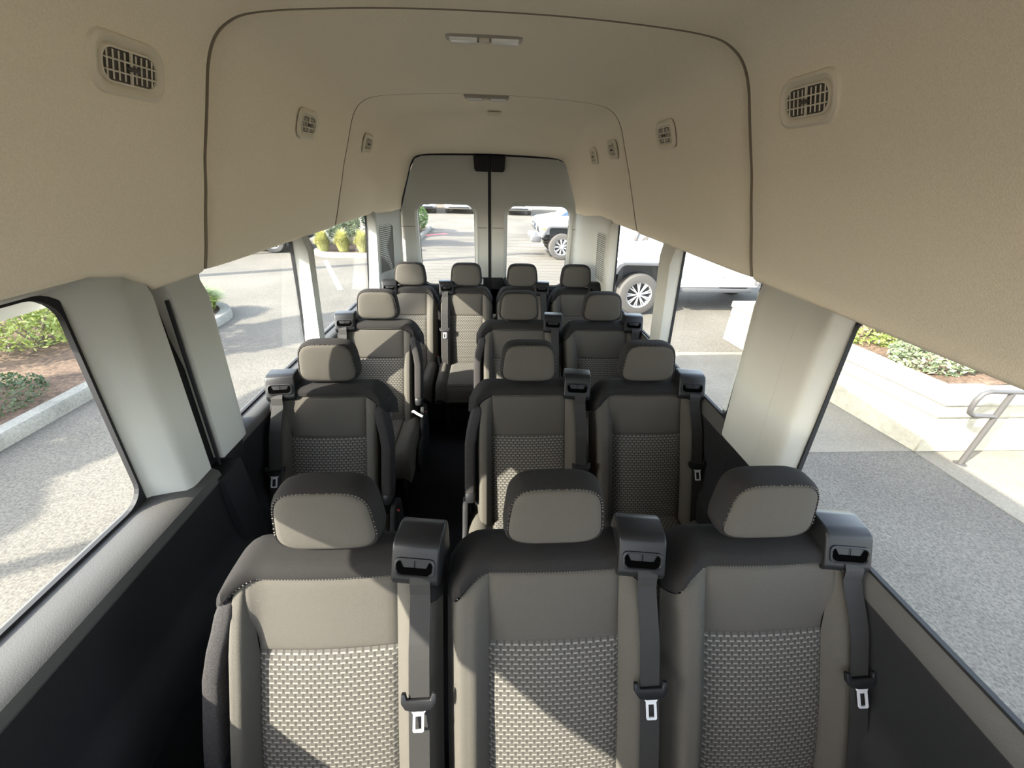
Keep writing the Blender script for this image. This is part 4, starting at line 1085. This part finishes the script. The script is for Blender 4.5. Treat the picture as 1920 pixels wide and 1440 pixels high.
    MB().box(3.70, 3.84, .25, Wd-.25, .50, .68, .02).build('rear_bumper', M['flare'], t)
    return t
offroader((2.92, 7.28), 'white four-door off-roader nearest the van, its front wheel behind the third right window', 'car_white', group=None)
offroader((2.30, 12.75), 'second white off-roader whose front wheel shows through the right rear door window', 'car_white')

CARP = [(0, .35), (.02, .62), (.10, .78), (.95, .92), (1.10, .96), (1.75, 1.44), (2.1, 1.52), (3.3, 1.50), (4.1, 1.06), (4.45, 1.0), (4.55, .80), (4.55, .38), (4.3, .25), (.25, .25)]
SUVP = [(0, .40), (.02, .80), (.10, 1.02), (.95, 1.14), (1.15, 1.18), (1.70, 1.72), (2.0, 1.80), (4.3, 1.78), (4.75, 1.20), (4.80, .90), (4.80, .45), (4.6, .32), (.25, .32)]
def car(loc, rz, prof, label, paint, group=None, name='parked_car'):
    """local: nose at x=0, tail +x, width y 0..1.85"""
    t = thing(name, label, 'car', (*loc, ZG), rz, group); Wd = 1.85; P = M[paint]
    suv = prof is SUVP; zs_ = prof[3][1]; top = prof[6][1]; L = 4.8 if suv else 4.55
    lo = [q for q in prof if q[1] <= zs_+.14]
    body = [(0, prof[0][1]), (.02, prof[1][1]), (.10, prof[2][1]), (.95, zs_), (L-.35, zs_+.06), (L-.05, zs_-.08), (L, .7), (L, .40), (L-.3, .28), (.25, .28)]
    MB().prism(body, 0, Wd, 'y', bev=.06, seg=3).build('body', P, t)
    cab = [(.98, zs_-.02), (prof[5][0], top-.06), (prof[6][0], top), (L-1.0 if suv else 3.3, top-.01), (L-.25 if suv else 4.15, zs_+.02)]
    MB().prism(cab, .12, Wd-.12, 'y', bev=.05, seg=2).build('cabin', P, t)
    MB().prism([(1.02, zs_+.02), (prof[5][0]-.02, top-.10), (prof[5][0]+.04, top-.10), (1.10, zs_+.02)], .20, Wd-.20, 'y').build('windscreen', M['car_glass'], t, smooth=False)
    for a, b in ((.105, .125), (Wd-.125, Wd-.105)):
        MB().prism([(1.30, zs_+.06), (prof[5][0]+.10, top-.10), (2.35, top-.08), (2.35, zs_+.06)], a, b, 'y').build('side_window', M['car_glass'], t, smooth=False)
        MB().prism([(2.42, zs_+.06), (2.42, top-.08), (L-1.25, top-.10), (L-.75, zs_+.06)], a, b, 'y').build('side_window', M['car_glass'], t, smooth=False)
    MB().box(-.02, .05, .45, Wd-.45, .55 if suv else .48, (.86 if suv else .62), .02).build('grille', M['black'], t)
    for yy in (.10, Wd-.42): MB().box(-.01, .12, yy, yy+.32, .74 if suv else .60, .90 if suv else .72, .03).build('headlight', M['chrome'], t)
    MB().box(-.03, .06, .25, Wd-.25, .36, .45, .02).build('lower_intake', M['black'], t)
    MB().box(-.035, -.02, .74, 1.11, .46, .54, .005).build('number_plate', M['sticker'], t)
    for sx in (.9, L-.95):
        for yy, s_ in ((.09, -1), (Wd-.09, 1)): wheel_parts(t, (sx, yy, .36), .36, .22, s_, 7)
    for yy in (-.16, Wd): MB().box(1.30, 1.45, yy, yy+.16, zs_+.04, zs_+.18, .03).build('mirror', P, t)
    return t
car((1.95, 17.2), 0, CARP, 'dark blue car behind the second off-roader, nose to the left', 'car_blue')
car((-10.45, 13.15), 0, CARP, 'black car far left seen through the middle left window', 'car_black')
g_ = 'parked cars in the far row'
car((-3.4, 27.3), R(100), SUVP, 'silver sport-utility car, leftmost in the far parked row', 'car_silver', g_)
car((-1.05, 27.4), R(90), SUVP, 'white sport-utility car facing us in the far row, left rear window', 'car_white', g_)
car((2.75, 27.2), R(90), SUVP, 'white truck-like car facing us in the far row, right rear window', 'car_white', g_)
car((-6.3, 27.6), R(90), CARP, 'black car at the left of the far parked row', 'car_black', g_)
# buildings that close the view
for x0, x1, y0, h, mt, lb in ((-30, 1.5, 36, 4, 'stucco', 'tan building behind the far parked cars'), (3.0, 30, 33, 4.5, 'stucco2', 'white building at the right behind the far parked cars')):
    b = thing('building', lb, 'building', ((x0+x1)/2, y0, ZG)); w2 = (x1-x0)/2
    MB().box(-w2, w2, 0, 6, 0, h).build('wall', M[mt], b, smooth=False); MB().box(-w2-.3, w2+.3, -.4, 6.4, h, h+.3).build('roof', M['roofm'], b, smooth=False)
    for k in range(5):
        xx = -w2+w2*2*(k+.5)/5
        f = MB().box(xx-.7, xx+.7, -.05, .0, .9, 2.3).build('window_frame', M['stucco2'], b, smooth=False); MB().box(xx-.62, xx+.62, -.06, -.04, .98, 2.22).build('pane', M['car_glass'], f, smooth=False)
